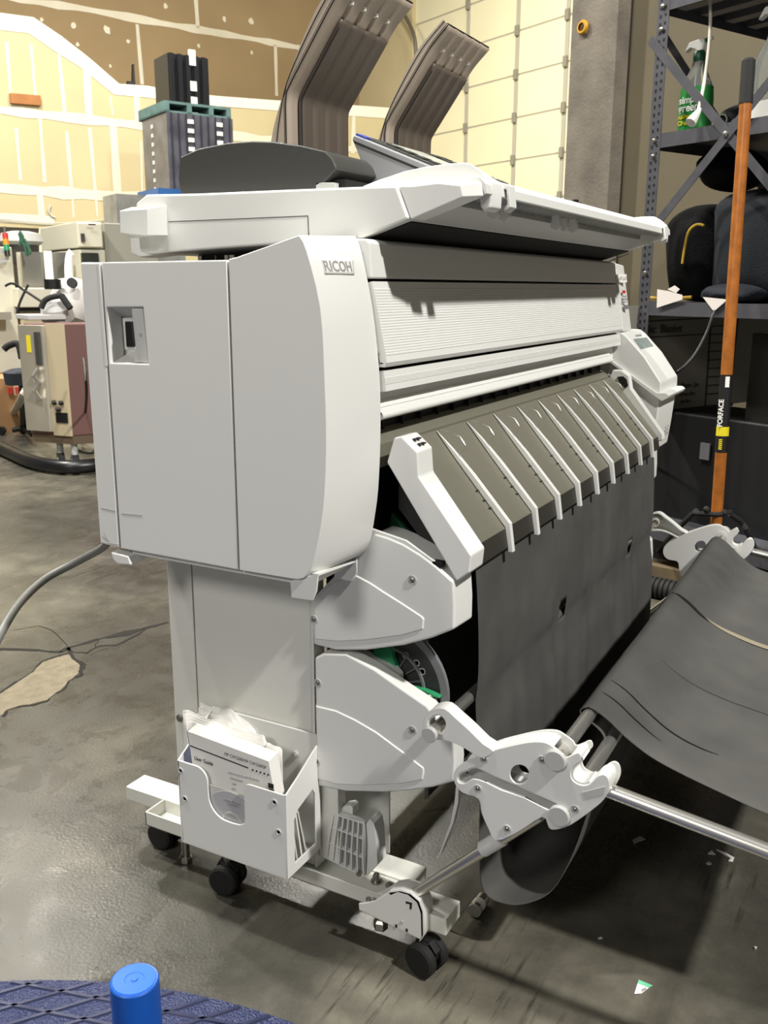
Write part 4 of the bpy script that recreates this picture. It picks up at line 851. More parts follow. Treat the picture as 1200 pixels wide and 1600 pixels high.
m = MB(); m.box(HX, .13, .066, .291, .140, .144); m.build('holder_bottom', WHITE, hb, .001)
m = MB(); m.loft([[(HX, y, z) for y, z in [(.288, .3), (.291, .3), (.291, .142), (.288, .142)]], [(.13, y, z) for y, z in [(.288, .36), (.291, .36), (.291, .142), (.288, .142)]]]); m.build('holder_side', WHITE, hb)
for (u, v) in [(282.5, 1204), (289, 1248), (429, 1253.5), (435.5, 1300)]:
    q = AX(u, v, HX); m = MB(); m.lathe([(.0055, 0), (.0055, .0014), (.0035, .0014), (.0030, .0), (0, .0)], q, (-1, 0, 0), 16); m.build('rivet', LGREY, hb)
m = MB(); q = AX(462, 1178, .1255); m.lathe([(.006, 0), (.006, .003), (0, .004)], q, (-1, 0, 0), 16); m.build('rivet', LGREY, hb)
# ================================================================== things held by the holder
def quad(x, pts, name, m_, th=.001, parent=None, b=0):
    q = [AX(u, v, x) for u, v in pts]; k = MB(); k.loft([q, [p+Vector((th, 0, 0)) for p in q]]); return k.build(name, m_, parent, b)
ug = empty('user_guide', (.045, .17, .145), 'thick white printed user guide standing in the holder pocket', 'manual')
mx_ = .040
mq = [(292, 1140), (432, 1184), (436, 1250), (300, 1200)]
fr = [AX(293.5, 1142, .040), AX(420, 1189, .040), AX(446, 1332, .040), AX(316, 1292, .040)]
def tilt(p, a=.10): return Vector((p.x-.0+(p.z-.146)*a*0, p.y, p.z))
m = MB(); m.loft([fr, [p+Vector((.026, 0, 0.004 if p.z > .3 else 0)) for p in fr]]); m.build('page_block', PAPER, ug, .001)
m = MB(); m.loft([[p+Vector((-.0012, 0, 0)) for p in fr], [p+Vector((-.0002, 0, 0)) for p in fr]]); cvr = m.build('cover', PAPER, ug)
m = MB(); e0, e1 = fr[0]+Vector((-.001, .0003, 0)), fr[3]+Vector((-.001, .0003, 0)); h_ = Vector((.028, 0, 0)); g_ = Vector((0, .0012, 0)); m.loft([[e0, e0+h_, e0+h_+g_, e0+g_], [e1, e1+h_, e1+h_+g_, e1+g_]]); m.build('blue_spine', mat('blue spine', '#2f4f9a', .5), ug)
LX = .0386
def mt(s, u, v, u2, v2, size, mm=INK, bold=0):
    a, b = AX(u, v, LX), AX(u2, v2, LX); text('lettering', s, a, b-a, (0, 0, 1), size, mm, cvr, .0002, bold)
textfit('lettering', 'MP CW2200/MP CW2200SP', AX(351, 1180, LX), AX(416, 1202, LX), .0058, INK, cvr, .0003, 0); textfit('lettering', 'User Guide', AX(304, 1187, LX), AX(333, 1197, LX), .0075, INK, cvr, .0003, .02)
mt('What You Can Do with This Machine', 357, 1208, 410, 1222, .0042, INKG); mt('Getting Started', 360, 1216, 390, 1225, .0042, INKG); mt('Copy', 363, 1225, 380, 1229, .0042, INKG); mt('Print', 363, 1233, 380, 1237, .0042, INKG)
m = MB(); a, b = AX(297, 1166, LX), AX(388, 1201, LX); m.loft([[a, a+Vector((0, 0, .0022)), a+Vector((.0004, 0, .0022)), a+Vector((.0004, 0, 0))], [b, b+Vector((0, 0, .0022)), b+Vector((.0004, 0, .0022)), b+Vector((.0004, 0, 0))]])
for k in range(5): p = AX(395+6*k, 1203+1.9*k, LX); m.lathe([(.0018, 0), (.0018, .0003), (0, .0003)], p, (-1, 0, 0), 10)
m.build('printed_rule', INK, cvr)
for k in range(2):
    a = AX(419+1*k, 1222+8.8*k, LX); m = MB(); m.box(LX-.0004, LX, a.y-.011, a.y, a.z-.010, a.z-.001); m.build('index_tab', INK, cvr)
cdq = [(u, v) for u, v in [(mm_) for mm_ in crop([(600, 690), (640, 662), (700, 652), (770, 668), (826, 700), (826, 800), (790, 845), (720, 835), (650, 790)], 180, 1080, 4)]]
# disc in its sleeve, resting against the pocket's front
cdc = AX(363, 1280, .0345)
disc = empty('compact_disc', (.034, .17, .2), 'pale software disc in its sleeve, showing in the round cut-out of the holder', 'disc')
m = MB(); m.box(.0345, .0352, .115, .245, .146, .268); m.build('paper_sleeve', PAPER2, disc)
m = MB(); m.lathe([(.0075, 0), (.060, 0), (.060, .0012), (.0075, .0012)], (.0345, .180, .207), (-1, 0, 0), 48); m.build('disc_body', mat('printed disc', '#b7b7b9', .35), disc)
m = MB(); m.loft([[(.0328, .180+r*math.cos(t), .207+r*math.sin(t)) if k < 2 else (.0336, .180+r*math.cos(t), .207+r*math.sin(t)) for k, r in enumerate((.019, .0225, .0225, .019))] for t in [2*math.pi*i/40 for i in range(40)]], close=True); m.build('hub_ring', PAPER2, disc)
for (u0, v0, u1, v1) in ((352, 1250, 376, 1259), (356, 1256, 372, 1262)):
    a, b = AX(u0, v0, .0328), AX(u1, v1, .0328); h_ = Vector((0, 0, .0022)); k_ = Vector((.0006, 0, 0)); m = MB(); m.loft([[a, a+h_, a+h_+k_, a+k_], [b, b+h_, b+h_+k_, b+k_]]); m.build('small_print', INKG, disc)
# loose paper bundles behind the guide
def sheetstack(name, x, y0, y1, zt0, zt1, n, lab, cat, lean, curl=0, grp=None):
    e = empty(name, (x, (y0+y1)/2, .146), lab, cat, grp)
    for k in range(n):
        m = MB(); xx = x+k*.0035
        def fn(u, v, xx=xx, k=k):
            z = .16+(zt0+(zt1-zt0)*u-.16+.004*math.sin(k*2.1)+.002*math.sin(u*9+k))*v
            return Vector((xx+lean*(v-.5)*.2+curl*math.sin(u*3.1)*v*v, y0+(y1-y0)*u+.003*math.sin(k*1.7), z))
        m.grid(fn, 14, 10); m.build('paper_sheet', PAPER, e, 0, 60, .0012)
    return e
def toppx(name, x, top, zb, lab, cat, n, mm, shift=(3, 3), lean=0.0):
    e = empty(name, (x, .17, .146), lab, cat)
    for k in range(n):
        P = smoothpts([AX(u+shift[0]*k, v+shift[1]*k, x-.004*k) for u, v in top], 4); m = MB()
        rows = []
        for j_ in range(7):
            t = j_/6; rows.append([Vector((p.x+.0015*math.sin(i_*.7+k)*t, p.y-.0*t, zb+(p.z-zb)*t)) for i_, p in enumerate(P)])
        V = [[m.bm.verts.new(p) for p in r] for r in rows]
        for a_, b_ in zip(V, V[1:]):
            for q in range(len(a_)-1): m.face([a_[q], a_[q+1], b_[q+1], b_[q]])
        m.build('paper_sheet', mm, e, 0, 60, .0012)
    return e
toppx('plastic_sleeve', .124, [(312, 1096), (322, 1101), (340, 1106), (360, 1108), (374, 1118), (388, 1130), (401, 1143), (403, 1152)], .17, 'crumpled milky plastic document bag sticking up highest at the back of the holder', 'plastic bag', 3, mat('milky plastic film', '#dcdad4', .25), (-2, 9))
toppx('folded_papers', .100, [(286, 1110), (296, 1110), (318, 1120), (345, 1131), (372, 1139), (400, 1147), (414, 1150), (417, 1168)], .17, 'bundle of loose white papers between the user guide and the plastic bag', 'papers', 4, PAPER, (2, 6))
bk_ = toppx('booklet', .090, [(418, 1160), (424, 1163), (438, 1167), (440, 1175)], .17, 'small white booklet at the right end of the holder, behind the user guide', 'booklet', 2, PAPER, (-3, 1))
pk = empty('instruction_leaflets', (.08, .09, .146), 'folded leaflets visible through the slot in the holder\'s right end', 'papers')
for k in range(4):
    m = MB(); m.loft([[(.052+.014*k, .0705, .147), (.056+.014*k, .0705, .147), (.056+.014*k, .11, .147), (.052+.014*k, .11, .147)], [(.040+.010*k, .0705, .262-.02*(k % 2)), (.044+.010*k, .0705, .262-.02*(k % 2)), (.044+.010*k, .11, .262-.02*(k % 2)), (.040+.010*k, .11, .262-.02*(k % 2))]]); m.build('leaflet', [PAPER, PAPER2][k % 2], pk)
# ---- power lead leaving the machine at the left, lying on the floor
cb = smoothpts([AX(168, 845, .25), AD(160, 856, 1.95), AD(120, 878, 2.0), AD(75, 902, 1.98), AD(40, 932, 1.9), AD(12, 970, 1.8), AD(-30, 1050, 1.7)], 8)
m = MB(); m.tube(cb, .0085, 14); tag(m.build('power_cable', mat('grey cable jacket', '#6b6b66', .5), None), 'thick grey cable running from behind the printer off the left edge of the photo', 'cable')
m = MB(); q = AX(152, 770, .16); m.box(.155, .18, .409, .43, q.z-.02, q.z+.02); m.build('power_inlet', BLACK, pr, .002)
# ================================================================== BACKGROUND, RIGHT: shelving unit and what is on it
S0 = AD(1001, 449, 3.30); S0.z = 0            # near left upright
wS, lS = .95, 1.25                            # end width (towards the camera), length
def SP(a, b, z): return S0-dB*a+dA*b+UP*z     # a: towards camera along the end, b: away along the shelf
sh = empty('shelving_unit', S0+dA*.6, 'grey perforated-steel shelving unit with cross bracing at the right edge', 'shelf')
def zat(u, v, a=0, b=0):
    p = AW(u, v, SP(a, b, 0), dA if b == 0 else dB); return p.z
def orient(m, a0, a1, b0, b1, z0, z1): return m.hexa([SP(a0, b0, z0), SP(a1, b0, z0), SP(a1, b1, z0), SP(a0, b1, z0)], [SP(a0, b0, z1), SP(a1, b0, z1), SP(a1, b1, z1), SP(a0, b1, z1)])
zU, zM, zL = AW(1003, 6, S0, dA).z, AW(1003, 214, S0, dA).z, AW(1003, 472, S0, dA).z
for (a, b) in [(0, 0), (wS, 0), (0, lS), (wS, lS)]:
    m = MB(); sa = 1 if a == 0 else -1; sb = 1 if b == 0 else -1
    orient(m, a, a+sa*.045, b-sb*.003, b, 0, 2.32 if True else 0); orient(m, a-sa*.003, a, b-sb*.003, b+sb*.04, 0, 2.32)
    u_ = m.build('upright', DARKST, sh, 0, 0)
    if a == 0 and b == 0:
        m = MB()
        for k in range(60):
            z = .85+k*.0255
            orient(m, .008, .014, -.0046, -.003, z, z+.010); orient(m, .028, .034, -.0046, -.003, z+.004, z+.012) if k % 1 == 0 else None
            orient(m, -.0046, -.003, .008, .02, z, z+.012)
        m.build('punched_hole', BLACK, u_, 0, 0)
        for z in (zU-.03, zU-.10, zM-.02, zM-.07, zL+.1):
            m = MB(); m.lathe([(.008, 0), (.008, .005), (.004, .007)], SP(.021, -.004, z), -dA, n=6); m.build('bolt', ZINC, u_)
for z in (zU, zM, zL, .25):
    m = MB(); orient(m, .0, wS, 0, lS, z-.008, z); orient(m, 0, wS, -.002, 0, z-.045, z+.001); orient(m, 0, wS, lS, lS+.002, z-.045, z+.001); orient(m, -.002, 0, 0, lS, z-.045, z+.001); orient(m, wS, wS+.002, 0, lS, z-.045, z+.001)
    if z == zU:
        for k in range(9): orient(m, .03, wS-.03, .05+k*.13, .1+k*.13, z-.03, z-.008)
    m.build('shelf_deck', DARKST, sh, 0, 0)
def brace(p, q, w=.0145, th=.003, name='cross_brace'):
    p, q = Vector(p), Vector(q); d = (q-p).normalized(); n = dA if abs(d.dot(dA)) < .3 else dB; s = d.cross(n).normalized()*w/1; m = MB(); m.hexa([p-s, p+s, p+s-n*th, p-s-n*th], [q-s, q+s, q+s-n*th, q-s-n*th]); return m.build(name, DARKST, sh, 0, 0)
def SE(u, v, off=.008): return AW(u, v, S0-dA*off, dA)
brace(SE(1016, 62), SE(1255, 352)); brace(SE(1028, 348, .012), SE(1255, 62, .012))
m = MB(); m.lathe([(.010, 0), (.010, .005), (.004, .007)], SE(1134, 210, .015), -dA, n=6); m.build('bolt', ZINC, sh)
brace(SP(.0, .02, zU-.1), SP(0, .75, zM-.2))
# spray bottles
GLABEL = mat('green printed label', '#1f7d35', .4, var=.1, vscale=20); CLEAR = mat('clear plastic', '#dfe3df', .08, trans=.85); YEL = mat('yellow lettering', '#d9c81f', .5); DGREEN = mat('dark green cap', '#114d31', .4)
def bottle(a, b, z, lab, sc=1.0, lettered=True, lm=None):
    o = SP(a, b, z); e = empty('spray_bottle', o, lab, 'bottle')
    R = dB*-1; Nn = -dA      # face toward the room
    def P(x, y, h): return o+R*x*sc+Nn*y*sc+UP*h*sc
    def ring(w, d, h, n=20): return [P(w*math.copysign(abs(math.cos(t))**.6, math.cos(t)), d*math.copysign(abs(math.sin(t))**.6, math.sin(t)), h) for t in [2*math.pi*k/n for k in range(n)]]
    m = MB(); m.loft([ring(.046, .026, 0), ring(.052, .03, .008), ring(.053, .03, .10), ring(.050, .029, .135), ring(.036, .024, .165), ring(.020, .018, .195), ring(.015, .015, .215)]); m.build('bottle_body', CLEAR, e)
    m = MB(); m.loft([ring(.0535, .0305, .012), ring(.0545, .0312, .10), ring(.051, .030, .137)] if lettered else [ring(.0535, .0305, .012), ring(.0542, .0312, .05)], cap=False); lb = m.build('label', lm or GLABEL, e)
    m = MB(); m.lathe([(.017*sc, 0), (.018*sc, .004), (.018*sc, .024*sc), (.015*sc, .03*sc)], P(0, 0, .212)); m.build('screw_cap', DGREEN, e)
    m = MB(); m.loft([[P(.0, y, .24), P(.018, y, .243), P(.022, y, .262), P(.016, y, .276), P(-.034, y, .272), P(-.05, y, .246), P(-.03, y, .256), P(-.012, y, .25)] for y in (-.010, .010)]); m.build('trigger_head', mat('white trigger', '#e8e8e2', .35) if not bpy.data.materials.get('white trigger') else bpy.data.materials['white trigger'], e, .002)
    m = MB(); m.cyl(P(.022, 0, .268), P(.036, 0, .27), .007*sc, 12); m.build('nozzle', DGREEN, e); m = MB(); m.cyl(P(.036, 0, .27), P(.044, 0, .271), .0055*sc, 12); m.build('nozzle_tip', PAPER, e)
    m = MB(); m.tube([P(0, 0, .215), P(.0, 0, .1), P(.006, 0, .01)], .003, 8); m.build('dip_tube', PAPER, e)
    if lettered:
        for s, h, sz, mm in [('simple', .092, .030, PAPER), ('green', .068, .033, PAPER), ('All-Purpose', .048, .016, YEL), ('Cleaner', .030, .018, YEL)]:
            text('lettering', s, P(-.038, .0325, h), R, UP, sz*sc, mm, lb, .0003, .0006)
    return e
pb = AW(1084, 203, SP(.0, .12, 0), dA); a_ = -(pb-S0).dot(dB)
bottle(a_, .12, zM, 'green-labelled trigger spray bottle behind the crossed braces on the middle shelf', 1.10)
pb = AW(1192, 190, SP(0, .10, 0), dA); a2_ = -(pb-S0).dot(dB)
bottle(a2_+.02, .10, zM, 'clear spray bottle cut off by the right edge, right of the orange pole', 1.25, False, PAPER2)
# two can ends lying on the shelf
for i, (u, v) in enumerate([(1126, 167), (1147, 174)]):
    p = AW(u, v, SP(0, .25, 0), dA); 
    e = empty('aerosol_can', Vector((p.x, p.y, zM)), ['dark can with a silver rim lying behind the braces, left of its pair', 'dark red can with a silver rim lying beside the pole, right of its pair'][i], 'can', 'cans lying on the middle shelf')
    d = (-dA*.9-dB*.1).normalized(); 
    p.z = zM+.034 + (.022 if i == 0 else .0)
    m = MB(); m.lathe([(.031, 0), (.032, .004), (.032, .14), (.026, .155)], p+dA*.15-d*0, d, 28); m.build('can_body', [RUBBER, mat('dark red can', '#3e1416', .5)][i], e)
    m = MB(); q = p+dA*.15+d*.152; m.loft([[q+d*h+(dB*math.cos(t)+UP*math.sin(t))*r for t in [2*math.pi*k/28 for k in range(28)]] for r, h in ((.018, 0), (.023, .006), (.023, .012), (.018, .012))], cap=False); m.build('can_rim', CHROME, e)
# white cord hanging in front of the shelf, with a taped loop end
m = MB(); cpts = smoothpts([AD(1109, -20, 3.0), AD(1110, 30, 3.0), AD(1107, 80, 3.0), AD(1100, 130, 3.0), AD(1092, 168, 3.0), AD(1085, 188, 3.0)], 6); m.tube(cpts, .0055, 10)
cord = m.build('rope', mat('off white cord', '#c9c4b6', .7), None); tag(cord, 'off-white cord hanging in front of the green-labelled bottle, ending in a frayed knot', 'cord')
m = MB(); a, b = AD(1094, 170, 3.0), AD(1079, 192, 2.99); m.tube([a, a.lerp(b, .4), b], [.006, .012, .018], 10); m.build('frayed_knot', PAPER2, cord)
# soft bags on the lower deck
def blob(name, c, sx, sy, sz, mm, parent=None, ex=2.6, n=20, dr=None):
    m = MB(); R = []; 
    for i in range(n+1):
        ph = -math.pi/2+math.pi*i/n; ring = []
        for k in range(28):
            t = 2*math.pi*k/28; f = lambda q: math.copysign(abs(q)**(2/ex), q)
            x, y, z = f(math.cos(ph))*f(math.cos(t))*sx, f(math.cos(ph))*f(math.sin(t))*sy, f(math.sin(ph))*sz
            w = 1+.04*math.sin(3*t+4*ph)+.025*math.sin(7*t-5*ph)
            ring.append(Vector(c)-dB*x*w+dA*y*w+UP*(z))
        R.append(ring)
    m.loft(R); return m.build(name, mm, parent)
BLKF = mat('black cloth', '#0c0c0e', .9, bump=.4, bscale=150, spec=.2); NAVY = mat('navy cooler fabric', '#070f18', .9, bump=.3, bscale=200)
def onS(u, v, b): p = AW(u, v, SP(0, b, 0), dA); return -(p-S0).dot(dB), p.z
aL, z1_ = onS(1020, 400, .25)
e = empty('soft_bag', SP(aL, .25, zL), 'black soft bag with a yellow-edged hem at the left end of the lower shelf', 'bag')
blob('bag_body', SP(.075, .3, zL+.17), .11, .2, .17, BLKF, e, 3.2)
m = MB(); m.tube(smoothpts([SP(-.03, .09, zL+.014), SP(.06, .07, zL+.012), SP(.16, .08, zL+.018)], 4), .006, 8); m.build('yellow_piping', mat('yellow piping', '#b08d2c', .7), e)
e = empty('cooler_bag', SP(.42, .25, zL), 'navy cooler bag with a yellow zip on the lower shelf behind the pole', 'bag')
blob('bag_body', SP(.36, .28, zL+.185), .17, .2, .185, NAVY, e, 5)
m = MB(); zp = [AW(u, v, SP(0, .06, 0), dA) for u, v in [(1066, 412), (1070, 385), (1076, 362), (1088, 351), (1100, 352)]]; m.tube(smoothpts(zp, 4), .0045, 8); m.build('yellow_zip', mat('yellow zip tape', '#c9a632', .6), e)
m = MB(); m.tube(smoothpts([SP(.30, .28, zL+.37), SP(.33, .28, zL+.42), SP(.39, .28, zL+.42), SP(.43, .28, zL+.37)], 5), .012, 8); m.build('carry_handle', BLKF, e)
p = AW(1160, 392, SP(0, .07, 0), dA); m = MB(); m.hexa([p, p-dB*.03, p-dB*.03+dA*.01, p+dA*.01], [p+UP*.012, p-dB*.03+UP*.012, p-dB*.03+dA*.01+UP*.012, p+dA*.01+UP*.012]); m.build('red_mark', RED, e)
blob_ = blob('crumpled_jacket', SP(.32, .09, zL+.03), .12, .08, .035, mat('dark navy cloth', '#10151f', .9, bump=.4, bscale=120), None, 2); tag(blob_, 'dark crumpled jacket hanging over the lower shelf edge in front of the cooler bag', 'jacket')
e = blob('hanging_pack', SP(.11, .32, zM-.10), .10, .16, .075, BLKF, None, 2); tag(e, 'black pack hanging just under the middle shelf beside the upright', 'bag')
p = SP(.12, .33, zM+.06); tag(blob('felt_hat', p, .07, .08, .055, mat('dark blue felt', '#10131d', .9), None, 2.2), 'small dark cap-shaped item on the middle shelf, left of the green-labelled bottle', 'cap')
m = MB(); orient(m, .05, .8, .03, .6, zU+.001, zU+.10); o = m.build('storage_tray', BLACK, None, .01); tag(o, 'long glossy black tray on the top shelf', 'tray')
# papers hanging over the edge of the lower shelf
for pts, lb in (([(1027, 452), (1045, 455), (1066, 461), (1066, 468), (1026, 481)], 'creased white paper hanging over the lower shelf edge, left of the jacket'), ([(1098, 464), (1137, 468), (1116, 486), (1113, 484)], 'white paper corner hanging over the lower shelf edge, just left of the pole'), ([(1043, 452), (1054, 446), (1062, 452), (1056, 458)], 'small white paper tip sticking up from the lower shelf')):
    q = [AW(u, v, S0-dA*.012, dA) for u, v in pts]; m = MB(); m.loft([q, [p+dA*.001 for p in q]]); tag(m.build('sheet_of_paper', mat('pinkish paper', '#d9d2cb', .8) if not bpy.data.materials.get('pinkish paper') else bpy.data.materials['pinkish paper'], None, 0, 0), lb, 'paper', 'papers on the lower shelf edge')
# whiteboard leaning in the lower bay
BO = .62
def WBp(u, v, off=0): return AW(u, v, S0-dB*off+dB*0, dB)
WBM = mat('shaded whiteboard', '#77746b', .5, var=.08, vscale=5)  # white board coloured grey, with the shade under the shelf painted in
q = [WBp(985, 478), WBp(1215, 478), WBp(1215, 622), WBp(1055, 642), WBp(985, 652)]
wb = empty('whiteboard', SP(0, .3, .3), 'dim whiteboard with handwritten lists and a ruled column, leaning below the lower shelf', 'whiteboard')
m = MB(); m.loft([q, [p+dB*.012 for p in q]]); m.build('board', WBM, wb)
m = MB()
def ln(u0, v0, u1, v1, w=.0018):
    a, b = WBp(u0, v0, .003), WBp(u1, v1, .003); s = UP*w if abs(b.z-a.z) < (b-a).length*.6 else dA*w
    m.hexa([a-s, b-s, b-s+dB*.002, a-s+dB*.002], [a+s, b+s, b+s+dB*.002, a+s+dB*.002])
for (v0, v1) in [(503, 497), (528, 522)]: ln(998, v0, 1108, v1)
ln(1113, 484, 1102, 635, .003); ln(1155, 484, 1140, 630, .003)
for k in range(10): ln(1110-.9*k, 497+13.2*k, 1152-.9*k, 494+13.2*k)
m.build('ruled_line', INK, wb)
for s, u, v, sz in [('Container Goods', 1003, 495, .048), ('Misc. Blanket', 1003, 521, .042), ('Please  Jan', 1063, 606, .026), ('Gone Box', 1062, 619, .022), ('See Box', 1062, 630, .020)]:
    a = WBp(u, v, .003); text('handwriting', s, a, dA, UP, sz, INK, wb, .0003, shear=.2)
m = MB(); q = [WBp(1052, 640, .005), WBp(1145, 630, .005), WBp(1145, 634, .005), WBp(1052, 645, .005)]; m.loft([q, [p+dB*.02 for p in q]]); m.build('bottom_rail', BLACK, wb)
# dark cabinet below / blue barrel / clutter
m = MB(); orient(m, -.10, .58, .17, .5, .02, zL-.40); cab = m.build('dark_cabinet', mat('navy black panel', '#08090c', .6), None, .01); tag(cab, 'dark navy floor cabinet under the whiteboard, left of the pole', 'cabinet')
p = AW(1103, 705, SP(-.0, .165, 0), dA); m = MB(); m.hexa([p-UP*.03+dB*.02, p-UP*.03-dB*.02, p-UP*.03-dB*.02-dA*.008, p-UP*.03+dB*.02-dA*.008], [q+UP*.06 for q in (p-UP*.03+dB*.02, p-UP*.03-dB*.02, p-UP*.03-dB*.02-dA*.008, p-UP*.03+dB*.02-dA*.008)]); m.build('latch_plate', MGREY, cab)
pc = AD(1212, 720, 3.5); pc.z = 0; e = empty('blue_barrel', pc, 'blue plastic barrel cut off by the right edge', 'barrel')
m = MB(); m.lathe([(.12, 0), (.13, .02), (.13, .46), (.12, .48)], pc, n=32); m.build('barrel_body', mat('blue plastic drum', '#0d2f9c', .45), e)
m = MB(); m.lathe([(.134, .47), (.134, .485), (.125, .485)], pc, n=32); m.build('pale_band', PAPER2, e); m = MB(); m.lathe([(.09, .485), (.09, .60), (.05, .66), (0, .66)], pc, n=32); m.build('barrel_neck', bpy.data.materials['blue plastic drum'], e)
m = MB(); p = AD(1165, 640, 3.25); p.z = 0; p2 = Vector(p); m.hexa([p, p-dB*.22, p-dB*.22+dA*.03, p+dA*.03], [q+UP*.95 for q in (p, p-dB*.22, p-dB*.22+dA*.03, p+dA*.03)]); tag(m.build('dark_board', mat('dark grey board', '#24241f', .8), None), 'tall dark grey board standing behind the pole', 'board')
# orange-handled pole
pp = empty('long_handled_tool', AD(1108, 990, 3.02), 'long orange wooden handle with black grip and black-yellow label, standing in front of the shelves', 'tool handle')
T0, T1 = AD(1170, 92, 2.72), AD(1118, 830, 2.95); dr = (T1-T0).normalized(); T2 = T0+dr*((T0.z-.01)/-dr.z)
def onp(t): return T0.lerp(T1, t)
m = MB(); m.tube([onp(.086), T2], .0178, 20); wd = m.build('wooden_shaft', mat('orange varnished wood', '#96581f', .35, var=.25, vscale=30), pp)
m = MB(); m.tube([onp(-.001), onp(.004), onp(.088)], [.012, .0195, .0200], 20); m.build('black_grip', RUBBER, pp)
v2t = lambda v: (v-92)/738
m = MB(); m.tube([onp(v2t(572)), onp(v2t(698))], .0186, 20); lbp = m.build('black_label', BLACK, pp)
m = MB(); m.tube([onp(v2t(656)), onp(v2t(671))], .0190, 20); m.build('yellow_band', YEL, pp)
rt = dr.cross(FW).normalized(); tow = (CAM-onp(.7)).normalized(); rt = dr.cross(tow).normalized()
if rt.dot(RX) < 0: rt = -rt
tow = (tow-dr*tow.dot(dr)).normalized()
def ptx(s, v, off, sz, mm, bold=.0004): text('lettering', s, onp(v2t(v))+tow*.0196+rt*off, -dr, -rt, sz, mm, lbp, .0003, bold)
ptx('FORFACE', 656, -.003, .020, PAPER, .0006)
for k in range(6):
    a = onp(v2t(676+3*k))+tow*.0186-rt*.004; m = MB(); s = rt*.005; m.hexa([a-s, a+s, a+s+tow*.0008, a-s+tow*.0008], [q+dr*.0035 for q in (a-s, a+s, a+s+tow*.0008, a-s+tow*.0008)]); m.build('yellow_print', YEL, lbp)
m = MB(); a, b = onp(v2t(575))+tow*.0188, onp(v2t(592))+tow*.0188; s = rt*.006; m.hexa([a+rt*.004-s, a+rt*.004+s, a+rt*.004+s+tow*.0008, a+rt*.004-s+tow*.0008], [b+rt*.004-s, b+rt*.004+s, b+rt*.004+s+tow*.0008, b+rt*.004-s+tow*.0008]); m.build('barcode_sticker', PAPER, lbp)
m = MB(); c = onp(v2t(800)); m.tube(smoothpts([AD(1083, 802, 2.96), c+tow*.02, AD(1142, 800, 2.96)], 4), .008, 8); 
for u in (1103, 1131): 
    c = AD(u, 796 if u == 1103 else 801, 2.93); m.lathe([(.009, 0), (.011, .005), (.005, .012)], c, -FW, 12)
stp = m.build('black_strap', RUBBER, None); tag(stp, 'black strap with shiny clips around the foot of the orange pole', 'strap')
m = MB(); m.tube(smoothpts([AD(1088, 798, 2.98), AD(1070, 815, 3.1), AD(1050, 835, 3.2), AZ(1020, 872, .012)], 5), .009, 8); m.tube(smoothpts([AD(1140, 803, 2.98), AD(1160, 818, 3.0), AD(1172, 840, 3.0), AZ(1190, 880, .012)], 5), .009, 8); tag(m.build('black_hose', RUBBER, None), 'black hose looping down on both sides of the orange pole', 'hose')
# black power cord from the shelf
m = MB(); m.tube(smoothpts([AD(1136, 452, 3.1), AD(1128, 470, 3.08), AD(1115, 490, 3.05), AD(1104, 520, 3.05), AD(1085, 555, 3.05), AD(1058, 582, 3.05), AD(1030, 600, 3.1), AZ(1010, 840, .01)], 6), .005, 8); tag(m.build('extension_lead', BLACK, None), 'black cord drooping from the lower shelf across the whiteboard', 'cord')
# wooden beam and ribbed tyre behind the far bracket
m = MB(); a, b = AZ(960, 872, .10), AZ(1330, 945, .10); d = (b-a).normalized(); s = Vector((-d.y, d.x, 0))
m.hexa([a-UP*.08, b-UP*.08, b-UP*.08+s*.1, a-UP*.08+s*.1], [a, b, b+s*.1, a+s*.1]); bm_ = m.build('wooden_beam', mat('dusty timber', '#7a6a50', .85, var=.2, vscale=12), None); tag(bm_, 'dusty brown timber beam on the floor behind the far basket bracket', 'beam')
m = MB(); c0_ = a-s*.05; c1_ = b-s*.05
m.tube([Vector((c0_.x, c0_.y, .035)), Vector((c1_.x, c1_.y, .035))], .034, 14); n_ = 46
for k in range(n_): q = c0_.lerp(c1_, k/n_); q.z = .035; m.tube([q, q+d*.012], .040, 14)
tag(m.build('corrugated_hose', RUBBER, None), 'black ribbed hose lying along the timber beam at the right edge', 'hose')
# ================================================================== BACKGROUND, LEFT
def slab(m, u0, v0, u1, v1, d, th, dirv=dA, z0=None):
    """box whose front face spans the pixels at camera depth d and is th deep"""
    c = AD((u0+u1)/2, 449, d); n = dB if dirv is dA else dA
    a, b = AW(u0, 449, c, n), AW(u1, 449, c, n); zt = AW((u0+u1)/2, v0, c, n).z; zb = AW((u0+u1)/2, v1, c, n).z if z0 is None else z0
    a.z = b.z = zb; h = UP*(zt-zb); back = n*th
    return m.hexa([a, b, b+back, a+back], [a+h, b+h, b+back+h, a+back+h])
# timber plank screwed on the wall
pl_ = MB(); q = [LW(14, 146)-dB*.01, LW(62, 150)-dB*.01, LW(63, 166)-dB*.01, LW(15, 162)-dB*.01]; pl_.loft([q, [p-dB*.04 for p in q]]); tag(pl_.build('wooden_plank', mat('raw timber', '#a86f3e', .7, var=.15), None, .005), 'short brown plank fixed high on the pale drywall', 'plank')
m = MB(); p = LW(210, 132)+dB*.07; m.hexa([p-dA*.07, p+dA*.03, p+dA*.03+dB*.05, p-dA*.07+dB*.05], [p-dA*.07+UP*.05, p+dA*.05+UP*.05, p+dA*.05+dB*.05+UP*.05, p-dA*.07+dB*.05+UP*.05]); m.hexa([p-dA*.0+UP*.05, p+dA*.04+UP*.05, p+dA*.04+dB*.05+UP*.05, p+dB*.05+UP*.05], [p+dA*.02+UP*.28, p+dA*.04+UP*.28, p+dA*.04+dB*.05+UP*.28, p+dA*.02+dB*.05+UP*.28]); tag(m.build('small_bracket', BLACK, None), 'small black bracket standing on top of the sloping wall', 'bracket')
